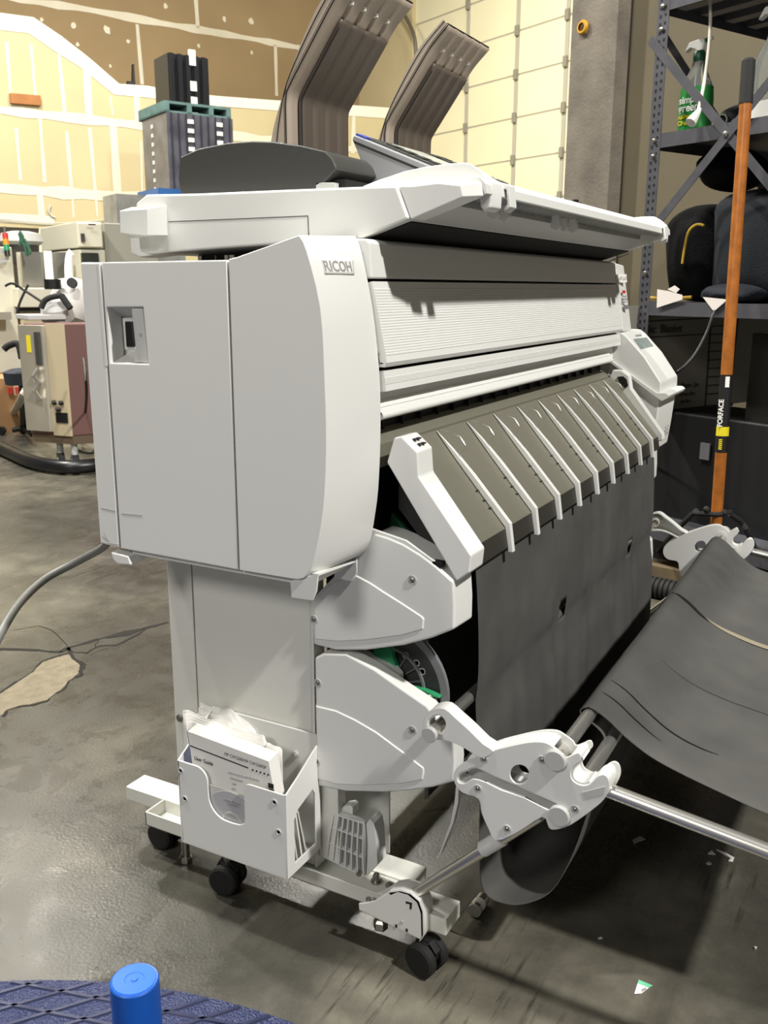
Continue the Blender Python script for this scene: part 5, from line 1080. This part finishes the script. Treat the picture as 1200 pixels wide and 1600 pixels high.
# wrapped pallet load with trays on top
DP = 10.5
ph = empty('pallet_load', AD(300, 449, DP), 'shrink-wrapped block of dark trays stacked on a blue pallet near the far wall', 'pallet load')
cN = AD(273, 449, DP)                                   # near vertical edge at px 273
def corner(u, v, n): return AW(u, v, cN, n)
def load(name, uL, uC, uR, vt, vb, mm, par, d0=None, nl=0, bev=0):
    pl = AW(uL, 449, cN, dA) ; pc_ = Vector((cN.x, cN.y, 0)); pr_ = AW(uR, 449, cN, dB); zt, zb = AW(uC, vt, cN, dB).z, AW(uC, vb, cN, dB).z
    L_ = Vector((pl.x, pl.y, 0))-pc_; R_ = Vector((pr_.x, pr_.y, 0))-pc_; 
    off = AW(uC, 449, cN, dB)-cN; off.z = 0; pc_ = pc_+off
    L_ = dB*L_.dot(dB); R_ = dA*((pr_-pc_).dot(dA))
    m = MB(); m.hexa([pc_+UP*zb, pc_+R_+UP*zb, pc_+R_+L_+UP*zb, pc_+L_+UP*zb], [pc_+UP*zt, pc_+R_+UP*zt, pc_+R_+L_+UP*zt, pc_+L_+UP*zt]); o = m.build(name, mm, par, bev, 0); return o, pc_, L_, R_, zt, zb
WRAP = mat('stretch film over dark trays', '#5a5a63', .22, var=.35, vscale=5, bump=.5, bscale=6, spec=.8)
o, pc_, L_, R_, zt, zb = load('wrapped_trays', 236, 273, 372, 176, 340, WRAP, ph)
m = MB()
for k in range(9): q = pc_+R_*(.06+k*.11)-dB*.012; m.hexa([q+UP*zb, q+R_*.012+UP*zb, q+R_*.012+dB*.01+UP*zb, q+dB*.01+UP*zb], [q+UP*zt, q+R_*.012+UP*zt, q+R_*.012+dB*.01+UP*zt, q+dB*.01+UP*zt])
m.build('dark_column', mat('charcoal tray edge', '#2b2c33', .4), o, 0, 0)
m = MB()
for j in range(10):
    for f_ in (.30, .74): q = pc_+R_*f_-dB*.02; z = zt-.10-j*.095; m.hexa([q+UP*z, q+R_*.09+UP*z, q+R_*.09+dB*.01+UP*z, q+dB*.01+UP*z], [p+UP*.045 for p in (q+UP*z, q+R_*.09+UP*z, q+R_*.09+dB*.01+UP*z, q+dB*.01+UP*z)])
    q = pc_+L_*.55-dA*.01; z = zt-.12-j*.095; m.hexa([q+UP*z, q+L_*.06+UP*z, q+L_*.06+dA*.01+UP*z, q+dA*.01+UP*z], [p+UP*.04 for p in (q+UP*z, q+L_*.06+UP*z, q+L_*.06+dA*.01+UP*z, q+dA*.01+UP*z)])
m.build('white_label', PAPER, o, 0, 0)
BLUEP = mat('teal painted pallet', '#5c7a78', .7, var=.2, vscale=8)
o2, pc2, L2, R2, zt2, zb2 = load('wooden_pallet', 233, 271, 370, 158, 162, BLUEP, None)
tag(o2, 'teal wooden pallet lying on top of the wrapped load', 'pallet')
m = MB()
for f_ in (0, .33, .66, .93): q = pc2+R2*f_; m.hexa([q+UP*zt, q+R2*.07+UP*zt, q+R2*.07+L2+UP*zt, q+L2+UP*zt], [p+UP*(zb2-zt) for p in (q+UP*zt, q+R2*.07+UP*zt, q+R2*.07+L2+UP*zt, q+L2+UP*zt)])
m.build('pallet_block', BLUEP, o2, 0, 0)
m = MB(); q = pc2; m.hexa([q+UP*zt, q+R2+UP*zt, q+R2+L2+UP*zt, q+L2+UP*zt], [p+UP*.02 for p in (q+UP*zt, q+R2+UP*zt, q+R2+L2+UP*zt, q+L2+UP*zt)]); m.build('bottom_board', BLUEP, o2, 0, 0)
ts = empty('tray_stack', pc2+UP*zt2, 'tall stack of black ribbed trays standing on the teal pallet', 'tray stack')
q0 = pc2+R2*.12+L2*.1; w_, l_ = R2*.60, L2*.5; zs = AW(300, 88, q0, dB).z
BLT = mat('black tray', '#17181d', .4)
m = MB(); m.hexa([q0+UP*zt2, q0+w_+UP*zt2, q0+w_+l_+UP*zt2, q0+l_+UP*zt2], [q0+UP*zs, q0+w_+UP*zs, q0+w_+l_+UP*zs, q0+l_+UP*zs]); m.build('trays', BLT, ts, 0, 0)
m = MB()
for k in range(5): q = q0+w_*(.02+k*.2)-dB*.03; m.hexa([q+UP*zt2, q+w_*.1+UP*zt2, q+w_*.1+dB*.03+UP*zt2, q+dB*.03+UP*zt2], [p+UP*(zs-zt2) for p in (q+UP*zt2, q+w_*.1+UP*zt2, q+w_*.1+dB*.03+UP*zt2, q+dB*.03+UP*zt2)])
m.build('upright_rib', BLT, ts, 0, 0)
m = MB()
for k in range(5): q = q0+w_*.50-dB*.035; z = zs-.10-k*.16-.1*(k > 0); m.hexa([q+UP*z, q+w_*.16+UP*z, q+w_*.16+dB*.03+UP*z, q+dB*.03+UP*z], [p+UP*(.10 if k else .16) for p in (q+UP*z, q+w_*.16+UP*z, q+w_*.16+dB*.03+UP*z, q+dB*.03+UP*z)])
m.build('white_label', PAPER, ts, 0, 0)
# second wrapped load below it, partly hidden by the scanner
m = MB(); slab(m, 190, 306, 292, 420, 9.6, .4, dA, 0); tag(m.build('wrapped_load', mat('crinkled silver film', '#8c8c88', .25, var=.3, vscale=4, bump=.8, bscale=5), None), 'low silver-wrapped load just behind the scanner corner', 'wrapped load')
m = MB(); slab(m, 255, 295, 290, 306, 9.9, .6); tag(m.build('blue_film_bundle', mat('blue film', '#2f5f9c', .4), None), 'blue film bundle on the wrapped load', 'bundle')
# bench row along the wall
STL = mat('polished sheet steel', '#a7a7a2', .28, metal=.9, var=.15, vscale=2); CREAM = mat('cream enamel', '#d5d0bd', .5); PLY = mat('plywood', '#c9b68c', .7)
e = empty('steel_worktable', AD(70, 449, 8.2), 'white-topped work table with a steel splash panel at the far left', 'table')
m = MB(); slab(m, 26, 450, 175, 480, 7.8, .5); m.build('table_top', CREAM, e, .01)
m = MB(); slab(m, 30, 486, 175, 560, 7.9, .4, dA, 0); m.build('table_base', mat('bench base cream', '#c9bd9c', .7), e)
m = MB(); slab(m, 26, 480, 175, 486, 7.85, .4); m.build('shadow_rail', BLACK, e)
m = MB(); slab(m, 38, 394, 110, 452, 8.3, .04); m.build('steel_panel', STL, e); m = MB(); slab(m, 32, 394, 38, 454, 8.28, .05); m.build('panel_edge', CREAM, e)
m = MB(); m.tube(smoothpts([AD(109, 455, 8.1), AD(107, 420, 8.1), AD(109, 400, 8.1), AD(113, 394, 8.1)], 4), .035, 10); m.build('white_pipe', PAPER, e)
m = MB(); slab(m, 73, 392, 85, 452, 8.27, .02); m.build('white_strip', mat('near white strip', '#f4f2ea', .35), e)  # near-white strip down the middle of the steel panel
e = empty('cream_machine', AD(10, 449, 7.6), 'cream machine with a round fan grille at the left edge', 'machine')
m = MB(); slab(m, -60, 385, 24, 470, 7.6, .6, dA, .0); m.build('machine_body', CREAM, e, .01)
m = MB(); p = AD(2, 400, 7.55); m.loft([[p+(dA*math.cos(t)+UP*math.sin(t))*r-dB*h for t in [2*math.pi*k/24 for k in range(24)]] for r, h in ((.03, 0), (.055, .02), (.055, .03), (.03, .03))], cap=False); m.build('fan_ring', LGREY, e)
e = empty('stack_light', AD(10, 390, 7.5), 'red, amber and green signal tower on the cream machine at the left edge', 'signal light')
for v0, v1, c in ((400, 392, '#191b1b'), (392, 383, '#1e8a5a'), (383, 374, '#e08a1c'), (374, 365, '#c02c2c'), (365, 354, '#5a5a58')):
    m = MB(); m.cyl(AD(12-(400-v0)*.12, v0, 7.5), AD(12-(400-v1)*.12, v1, 7.5), .022 if v0 > 366 else .008, 16); m.build('light_segment', mat('segment '+c, c, .3), e)
e = empty('hooded_lamp', AD(33, 370, 8.4), 'grey-white domed hood with a dark base in front of the dark doorway', 'hood')
m = MB(); p = AD(33, 374, 8.4); m.lathe([(.16, -.05), (.19, -.02), (.17, .05), (.08, .07), (0, .07)], p, n=24); m.build('hood_top', LGREY, e); m = MB(); m.lathe([(.14, -.22), (.15, -.05), (.0, -.05)], p, n=24); m.build('hood_base', DGREY, e)
m = MB()
for k, (a, b) in enumerate([((31, 362), (36, 380)), ((36, 380), (48, 395)), ((33, 375), (42, 400)), ((38, 374), (46, 398)), ((30, 365), (31, 384))]): m.tube(smoothpts([AD(*a, 7.95), AD((a[0]+b[0])/2+2, (a[1]+b[1])/2-1, 7.95), AD(*b, 7.95)], 3), .012, 8)
tag(m.build('green_cable', mat('dark green cable', '#1c4a35', .6), None), 'loops of dark green cable hanging over the hood at the left', 'cable')
e = empty('plywood_shelf', AD(120, 390, 9), 'small plywood pigeonhole shelf left of the beige cabinets', 'shelf')
m = MB(); slab(m, 107, 364, 112, 422, 8.8, .5); slab(m, 107, 364, 126, 367, 8.8, .5); slab(m, 112, 376, 126, 378, 8.85, .5); slab(m, 112, 386, 126, 389, 8.85, .5); slab(m, 112, 366, 126, 422, 9.1, .02); m.build('shelf_frame', PLY, e, 0, 0)
for i, (u0, v0, u1, v1) in enumerate([(127, 347, 166, 388), (129, 390, 168, 440)]):
    e = empty('beige_cabinet', AD(145, v0, 8.6), ['upper beige instrument cabinet with a small dark window, behind the printer', 'lower beige instrument cabinet with a dark screen, under the other one'][i], 'cabinet', 'beige instrument cabinets')
    m = MB(); slab(m, u0, v0, u1, v1, 8.4, 1.2, dA, None if i == 0 else .9); m.build('cabinet_body', mat('beige enamel', '#c7c5b4', .5) if i == 0 else bpy.data.materials['beige enamel'], e, .01)
    m = MB(); slab(m, u0+1, v0+2, u1-1, v1-2, 8.36, .04) if i == 0 else slab(m, 131, 395, 158, 428, 8.36, .04); m.build('door_panel' if i == 0 else 'dark_screen', CREAM if i == 0 else mat('dark glass', '#30332f', .2), e, .008)
    if i == 0:
        m = MB(); slab(m, 133, 365, 138, 378, 8.3, .03); m.build('small_window', DGREY, e); m = MB(); slab(m, 146, 350, 156, 352, 8.3, .02); m.build('nameplate', INK, e)
m = MB(); slab(m, 168, 350, 250, 440, 8.7, .6, dA, .9); tag(m.build('grey_cabinet', mat('grey steel cabinet', '#9c9a8e', .5), None, .01), 'long grey steel cabinet right of the beige cabinets, behind the scanner', 'cabinet')
# wall hook and wire
m = MB(); p = LW(79, 330)-dB*.02; m.tube(smoothpts([p+UP*.08, p-dA*.03, p-UP*.06, p+dA*.05-UP*.08], 4), .012, 6); tag(m.build('wall_hook', PAPER2, None), 'small pale hook on the drywall above the doorway corner', 'hook')
m = MB(); m.tube(smoothpts([LW(u, v)-dB*.03 for u, v in [(-40, 338), (30, 345), (80, 349), (130, 347), (190, 340)]], 4), .007, 6); tag(m.build('wall_wire', PAPER2, None), 'thin pale wire sagging along the left drywall', 'wire')
# steel catering oven on wheels
ov = empty('steel_oven_cabinet', AZ(80, 690, 0), 'wheeled stainless-steel oven cabinet with a beige control strip and brown side', 'oven')
DO = 5.35; cE = AD(96, 449, DO)      # vertical edge between steel door and beige strip
pe = Vector((cE.x, cE.y, 0))
fdir = (AD(30, 449, DO*1.02)-AD(96, 449, DO)); fdir.z = 0; fdir.normalize()
fdir = Vector((fdir.x, fdir.y, 0)); sdir = Vector((-fdir.y, fdir.x, 0)); sdir = sdir if sdir.dot(FW) > 0 else -sdir
sdir = (sdir*.75-fdir*.65).normalized()
zT, zB = AW(96, 505, pe, sdir).z, AW(96, 668, pe, sdir).z
wL = (AW(30, 449, pe, Vector((-fdir.y, fdir.x, 0)))-cE).length
A_ = pe+fdir*wL; Bv = pe; Cv = pe+sdir*.75
m = MB(); m.hexa([Bv+UP*zB, Cv+UP*zB, Cv+fdir*wL+UP*zB, A_+UP*zB], [Bv+UP*zT, Cv+UP*zT, Cv+fdir*wL+UP*zT, A_+UP*zT]); m.build('oven_body', mat('brown enamel', '#6a4a45', .55), ov, .008)
nf = sdir*-1
m = MB(); k = .03; m.hexa([A_+UP*(zB+.02)-sdir*.03, Bv+fdir*.13+UP*(zB+.02)-sdir*.03, Bv+fdir*.13+UP*(zB+.02), A_+UP*(zB+.02)], [A_+UP*(zT-.01)-sdir*.03, Bv+fdir*.13+UP*(zT-.01)-sdir*.03, Bv+fdir*.13+UP*(zT-.01), A_+UP*(zT-.01)]); dr_ = m.build('steel_door', STEEL, ov, .004)
m = MB(); m.hexa([Bv+fdir*.125+UP*zB-sdir*.012, Bv+UP*zB-sdir*.012, Bv+UP*zB, Bv+fdir*.125+UP*zB], [Bv+fdir*.125+UP*zT-sdir*.012, Bv+UP*zT-sdir*.012, Bv+UP*zT, Bv+fdir*.125+UP*zT]); cs = m.build('control_strip', mat('beige control strip', '#b7a98b', .5), ov)
m = MB(); m.hexa([Bv+fdir*.17+UP*(zB+.42)-sdir*.045, Bv+fdir*.14+UP*(zB+.42)-sdir*.045, Bv+fdir*.14+UP*(zB+.42)-sdir*.03, Bv+fdir*.17+UP*(zB+.42)-sdir*.03], [Bv+fdir*.17+UP*(zT-.05)-sdir*.045, Bv+fdir*.14+UP*(zT-.05)-sdir*.045, Bv+fdir*.14+UP*(zT-.05)-sdir*.03, Bv+fdir*.17+UP*(zT-.05)-sdir*.03]); m.build('door_edge', DGREY, dr_)
m = MB(); q = Bv+fdir*.155-sdir*.05; m.tube([q+UP*(zB+.22), q-sdir*.03+UP*(zB+.27), q+UP*(zB+.32), q-sdir*.03+UP*(zB+.36), q+UP*(zB+.40)], .012, 8); m.build('door_handle', CHROME, dr_)
for (f, z) in ((.09, .20), (.04, .20), (.065, .16)):
    m = MB(); m.cyl(Bv+fdir*f+UP*(zB+z)-sdir*.012, Bv+fdir*f+UP*(zB+z)-sdir*.035, .013, 14); m.build('control_knob', BLACK, cs)
m = MB(); q = Bv+fdir*.06-sdir*.02+UP*(zB+.08); m.hexa([q+fdir*.03, q-fdir*.05, q-fdir*.05+sdir*.01, q+fdir*.03+sdir*.01], [p+UP*.06 for p in (q+fdir*.03, q-fdir*.05, q-fdir*.05+sdir*.01, q+fdir*.03+sdir*.01)]); m.build('plug_socket', BLACK, cs)
m = MB(); q = A_+fdir*-.09-sdir*.032+UP*(zT-.17); m.hexa([q+fdir*.03, q-fdir*.0, q+sdir*.002, q+fdir*.03+sdir*.002], [p+UP*.10 for p in (q+fdir*.03, q-fdir*.0, q+sdir*.002, q+fdir*.03+sdir*.002)]); m.build('yellow_warning_label', YEL, dr_)
m = MB()
for k in range(4): q = Bv+sdir*.22+fdir*-.002+UP*(zB+.24+k*.09-(.0 if k < 2 else -.06)); m.hexa([q, q+sdir*.25, q+sdir*.25+fdir*.004, q+fdir*.004], [p+UP*.035 for p in (q, q+sdir*.25, q+sdir*.25+fdir*.004, q+fdir*.004)])
m.build('side_vent', mat('dark brown vent', '#46302c', .6), ov)
m = MB(); m.hexa([Bv+UP*(zB-.05), Cv+UP*(zB-.05), Cv+fdir*wL+UP*(zB-.05), A_+UP*(zB-.05)], [Bv+UP*zB, Cv+UP*zB, Cv+fdir*wL+UP*zB, A_+UP*zB]); m.build('base_frame', mat('rusty base frame', '#5a4b38', .7), ov)
for a, b in ((.06, .05), (wL-.1, .08), (.06, .65), (wL-.08, .65)):
    q = Bv+fdir*a+sdir*b; m = MB(); m.cyl(Vector((q.x, q.y, .055))-sdir*.018, Vector((q.x, q.y, .055))+sdir*.018, .055, 20); wq = m.build('wheel', RUBBER, ov); m = MB(); m.cyl(Vector((q.x, q.y, .055))-sdir*.022, Vector((q.x, q.y, .055))+sdir*.022, .025, 16); m.cyl(Vector((q.x, q.y, .06)), Vector((q.x, q.y, zB-.05)), .02, 10); m.build('wheel_hub', LGREY, wq)
m = MB(); slab(m, 40, 492, 100, 500, 5.55, .3); tag(m.build('grey_box_lid', LGREY, None, .005), 'flat grey tray lying on top of the steel oven', 'tray')
# industrial vacuum behind / on the oven
vc = empty('vacuum_cleaner', AD(112, 470, 5.9), 'white canister vacuum with dark handle and port on top of the steel oven', 'vacuum')
m = MB(); c = AD(118, 466, 5.9); m.lathe([(.02, -.16), (.12, -.12), (.15, -.02), (.13, .08), (.05, .12), (0, .12)], c, Vector((.3, -.2, 1)), 28); m.build('canister', PAPER, vc)
m = MB(); c2 = AD(88, 482, 5.7); m.lathe([(.10, -.06), (.09, .02), (.04, .06), (0, .06)], c2, Vector((-.4, -.3, 1)), 24); m.build('nozzle_head', LGREY, vc)
m = MB(); m.lathe([(.03, 0), (.03, .03), (.0, .03)], AD(114, 443, 5.72), -FW, 20); m.lathe([(.05, 0), (.05, .06), (.0, .06)], AD(83, 452, 5.72), UP, 20); m.build('black_port', BLACK, vc)
m = MB(); m.tube(smoothpts([AD(64, 482, 5.6), AD(70, 470, 5.6), AD(82, 464, 5.6), AD(96, 462, 5.6)], 5), .018, 10); m.tube([AD(96, 462, 5.6), AD(110, 482, 5.6)], .02, 8); m.build('black_handle', RUBBER, vc)
m = MB(); m.tube(smoothpts([AD(8, 447, 6), AD(20, 443, 6), AD(40, 455, 6), AD(66, 472, 5.8)], 5), .008, 8); m.tube(smoothpts([AD(44, 445, 6), AD(32, 470, 6), AD(26, 490, 6)], 4), .008, 8); tag(m.build('thin_cable', RUBBER, None), 'thin dark cable crossing the table edge behind the oven', 'cable')
# office chair fragment, cardboard boxes, grey tube
e = empty('office_chair', AZ(25, 680, 0), 'black office chair partly hidden behind the steel oven, with a grey curved leg', 'chair')
m = MB(); m.tube(smoothpts([AD(6, 546, 6), AD(14, 540, 6), AD(28, 538, 6), AD(34, 560, 6)], 5), .022, 10); m.build('armrest', RUBBER, e)
m = MB(); c = AD(42, 588, 6.2); m.lathe([(.05, -.06), (.14, -.05), (.15, .03), (.1, .05), (0, .05)], c, n=24); m.build('seat', mat('dark blue grey seat', '#252a33', .8), e)
m = MB(); m.tube([AD(36, 600, 6.1), AZ(38, 668, .06)], .03, 10); m.tube([AZ(38, 668, .07), AZ(20, 672, .05)], .02, 8); m.tube([AZ(38, 668, .07), AZ(52, 680, .05)], .02, 8); m.build('chair_base', BLACK, e)
for u, v in ((37, 678), (3, 680)): q = AZ(u, v, 0); m = MB(); m.lathe([(.03, -.02), (.035, 0), (.03, .02)], Vector((q.x, q.y, .035)), Vector((1, .4, 0)), 16); m.build('caster', BLACK, e)
m = MB(); m.tube(smoothpts([AZ(-30, 655, .05), AZ(0, 655, .06), AZ(18, 648, .10), AD(34, 622, 5.9), AD(40, 610, 5.9)], 6), .025, 12); tag(m.build('grey_tube', STEEL, None), 'curved grey metal tube in front of the cardboard boxes', 'tube')
CARD = mat('cardboard', '#a9825a', .85, var=.08)
for i, (u0, v0, u1, v1, d, lb) in enumerate([(-30, 592, 30, 652, 6.9, 'cardboard box with red printing at the left edge behind the chair'), (-40, 588, 8, 592, 7.3, 'flat cardboard flap sticking up behind the red-printed box')]):
    e = empty('cardboard_box', AD(0, v1, d), lb, 'box'); m = MB(); slab(m, u0, v0, u1, v1, d, .4, dA, 0 if i == 0 else None); m.build('box_body', CARD, e)
    if i == 0:
        m = MB(); slab(m, 8, 604, 27, 618, d-.03, .02); m.build('white_panel', mat('box panel pale', '#c9a98a', .8), e); m = MB(); slab(m, 10, 606, 12, 616, d-.05, .02); slab(m, 14, 606, 20, 616, d-.05, .02); slab(m, 22, 606, 24, 616, d-.05, .02); slab(m, -2, 606, 6, 616, d-.03, .02); m.build('red_print', RED, e)
m = MB(); slab(m, -60, 488, 14, 500, 7.4, .5, dA); tag(m.build('low_rack', STEEL, None), 'steel rack edge at the far left below the work table', 'rack')
# big black hose on the floor
m = MB(); m.tube(smoothpts([AZ(-60, 660, .045), AZ(-20, 690, .045), AZ(15, 706, .045), AZ(50, 721, .045), AZ(90, 729, .045), AZ(130, 729, .045), AZ(175, 722, .045), AZ(260, 700, .045)], 8), .043, 16); tag(m.build('large_black_hose', mat('black rubber hose', '#121214', .35), None), 'thick black hose curving across the floor in front of the steel oven', 'hose')
m = MB(); m.tube(smoothpts([AD(131, 560, 5.2), AD(135, 620, 5.2), AZ(128, 690, .01), AZ(118, 700, .01), AZ(140, 708, .01), AZ(150, 700, .01)], 6), .008, 8); tag(m.build('thin_black_lead', BLACK, None), 'thin black lead hanging down the oven side to a coil on the floor', 'cable')
# ================================================================== FOREGROUND
tt_ = empty('blue_turntable', AZ(100, 1680, 0), 'round blue tread-plate turntable cut off by the bottom left corner', 'turntable')
zt_ = .055
P1, P2, P3 = AZ(0, 1531, zt_), AZ(180, 1533, zt_), AZ(470, 1600, zt_)
ax_, ay_, bx_, by_, cx_, cy_ = P1.x, P1.y, P2.x, P2.y, P3.x, P3.y
D_ = 2*(ax_*(by_-cy_)+bx_*(cy_-ay_)+cx_*(ay_-by_))
ux = ((ax_**2+ay_**2)*(by_-cy_)+(bx_**2+by_**2)*(cy_-ay_)+(cx_**2+cy_**2)*(ay_-by_))/D_; uy = ((ax_**2+ay_**2)*(cx_-bx_)+(bx_**2+by_**2)*(ax_-cx_)+(cx_**2+cy_**2)*(bx_-ax_))/D_
Rr = math.hypot(ax_-ux, ay_-uy); print('turntable', ux, uy, Rr)
BLUEM = mat('blue painted tread plate', '#252d50', .34, metal=.2, bump=.5, bscale=260)
m = MB(); m.lathe([(Rr-.004, 0), (Rr, .004), (Rr, zt_-.003), (Rr-.003, zt_), (0, zt_)], (ux, uy, 0), n=96); pl2 = m.build('platform', BLUEM, tt_)
RIBM = mat('worn blue rib', '#1b2140', .38, metal=.2)
rv = []
d1 = (AZ(100, 1560, zt_)-AZ(0, 1590, zt_)); d1.z = 0; d1.normalize(); d2 = (AZ(250, 1585, zt_)-AZ(60, 1548, zt_)); d2.z = 0; d2.normalize()
c_ = AZ(150, 1560, zt_)
m = MB()
for dd, nn_, sp_ in ((d1, Vector((-d1.y, d1.x, 0)), .036), (d2, Vector((-d2.y, d2.x, 0)), .042)):
    for k in range(-14, 15):
        o = c_+nn_*k*sp_; rel = Vector((o.x-ux, o.y-uy, 0)); b_ = rel.dot(dd); q = b_*b_-(rel.length_squared-(Rr-.006)**2)
        if q <= 0: continue
        t0, t1 = -b_-math.sqrt(q), -b_+math.sqrt(q); t0 = max(t0, -.9); t1 = min(t1, .9)
        if t1 <= t0: continue
        a, b = o+dd*t0, o+dd*t1; s = nn_*.0022
        m.loft([[a-s*1.9, a+s*1.9, a+s*1.1+UP*.0025, a-s*1.1+UP*.0025], [b-s*1.9, b+s*1.9, b+s*1.1+UP*.0025, b-s*1.1+UP*.0025]])
m.build('tread_rib', RIBM, pl2)
cp_ = AD(210, 1530, 1.17); m = MB(); r_ = .0305
m.lathe([(r_, 0), (r_, cp_.z-zt_-.002), (r_-.0015, cp_.z-zt_), (r_-.004, cp_.z-zt_-.0005), (0, cp_.z-zt_-.0005)], (cp_.x, cp_.y, zt_), n=48); bp_ = m.build('blue_tube_post', mat('blue plastic tube', '#1150a8', .4), None); tag(bp_, 'upright bright blue capped tube standing on the blue turntable', 'post')
m = MB(); m.lathe([(r_*.9, 0), (r_*.88, .0012), (r_*.4, .0012), (r_*.38, .0004), (r_*.15, .0004), (r_*.13, .0016), (0, .0016)], (cp_.x, cp_.y, cp_.z-.0005), n=40); m.build('end_cap', mat('blue cap', '#1d5fc4', .3), bp_)
# rod end cap lying on floor, scraps
q0_ = AZ(742, 1422, .012); q1_ = AZ(757, 1401, .012); m = MB(); d = (q1_-q0_).normalized(); m.cyl(q0_, q0_+d*.038, .0118, 24); rod_ = m.build('steel_rod_end', CHROME, None); tag(rod_, 'short steel rod with a white cap poking out from under the black sheet', 'rod')
m = MB(); m.cyl(q0_-d*.004, q0_+d*.001, .0125, 24); m.build('end_cap', PAPER2, rod_); m = MB(); m.cyl(q0_+d*.008, q0_+d*.022, .0121, 24); m.build('white_sticker', PAPER, rod_)
e = empty('torn_label', AZ(1003, 1543, 0), 'triangular white and green torn label lying alone on the floor', 'label')
P = [AZ(u, v, .0012) for u, v in [(998, 1531), (1019, 1540), (1002, 1552.5), (991, 1553)]]; m = MB(); m.loft([P, [p+UP*.0005 for p in P]]); m.build('white_part', PAPER, e)
P = [AZ(u, v, .0018) for u, v in [(998, 1531), (1020, 1540), (1014, 1543.5), (996, 1536)]]; m = MB(); m.loft([P, [p+UP*.0004 for p in P]]); m.build('green_part', mat('mint green print', '#6fc39b', .6), e)
P = [AZ(u, v, .0018) for u, v in [(1002, 1546), (1009, 1543), (1010, 1546), (1003, 1550)]]; m = MB(); m.loft([P, [p+UP*.0004 for p in P]]); m.build('small_print', INKG, e)
for pts, lb in [([(1119, 1328), (1134, 1334), (1148, 1341), (1140, 1341), (1130, 1335)], 'longest white paper scrap on the floor below the side rod'), ([(1106, 1335), (1112, 1330), (1118, 1336)], 'small triangular scrap left of the longest scrap'), ([(1140, 1343), (1147, 1341), (1145, 1347), (1138, 1346)], 'square-ish scrap touching the longest scrap\'s right end'), ([(1103, 1349), (1108, 1347), (1112, 1351), (1106, 1352)], 'tiny scrap below the triangular one'), ([(988, 1313), (1000, 1308), (1009, 1312), (996, 1316), (991, 1319)], 'curled scrap in the dark shadow behind the rod'), ([(934, 1466), (939, 1464), (942, 1467), (936, 1468)], 'lone scrap in the shadow above the torn label'), ([(1178, 1480), (1183, 1480), (1182, 1484), (1179, 1483)], 'tiny white scrap near the right edge, right of the torn label')]:
    P = [AZ(u, v, .001) for u, v in pts]; c = sum(P, Vector())/len(P); m = MB(); m.loft([P, [p+UP*(.0006+.003*random.random()) for p in P]]); tag(m.build('paper_scrap', PAPER2, None, 0, 0), lb, 'paper scrap', 'scraps of paper on the floor')
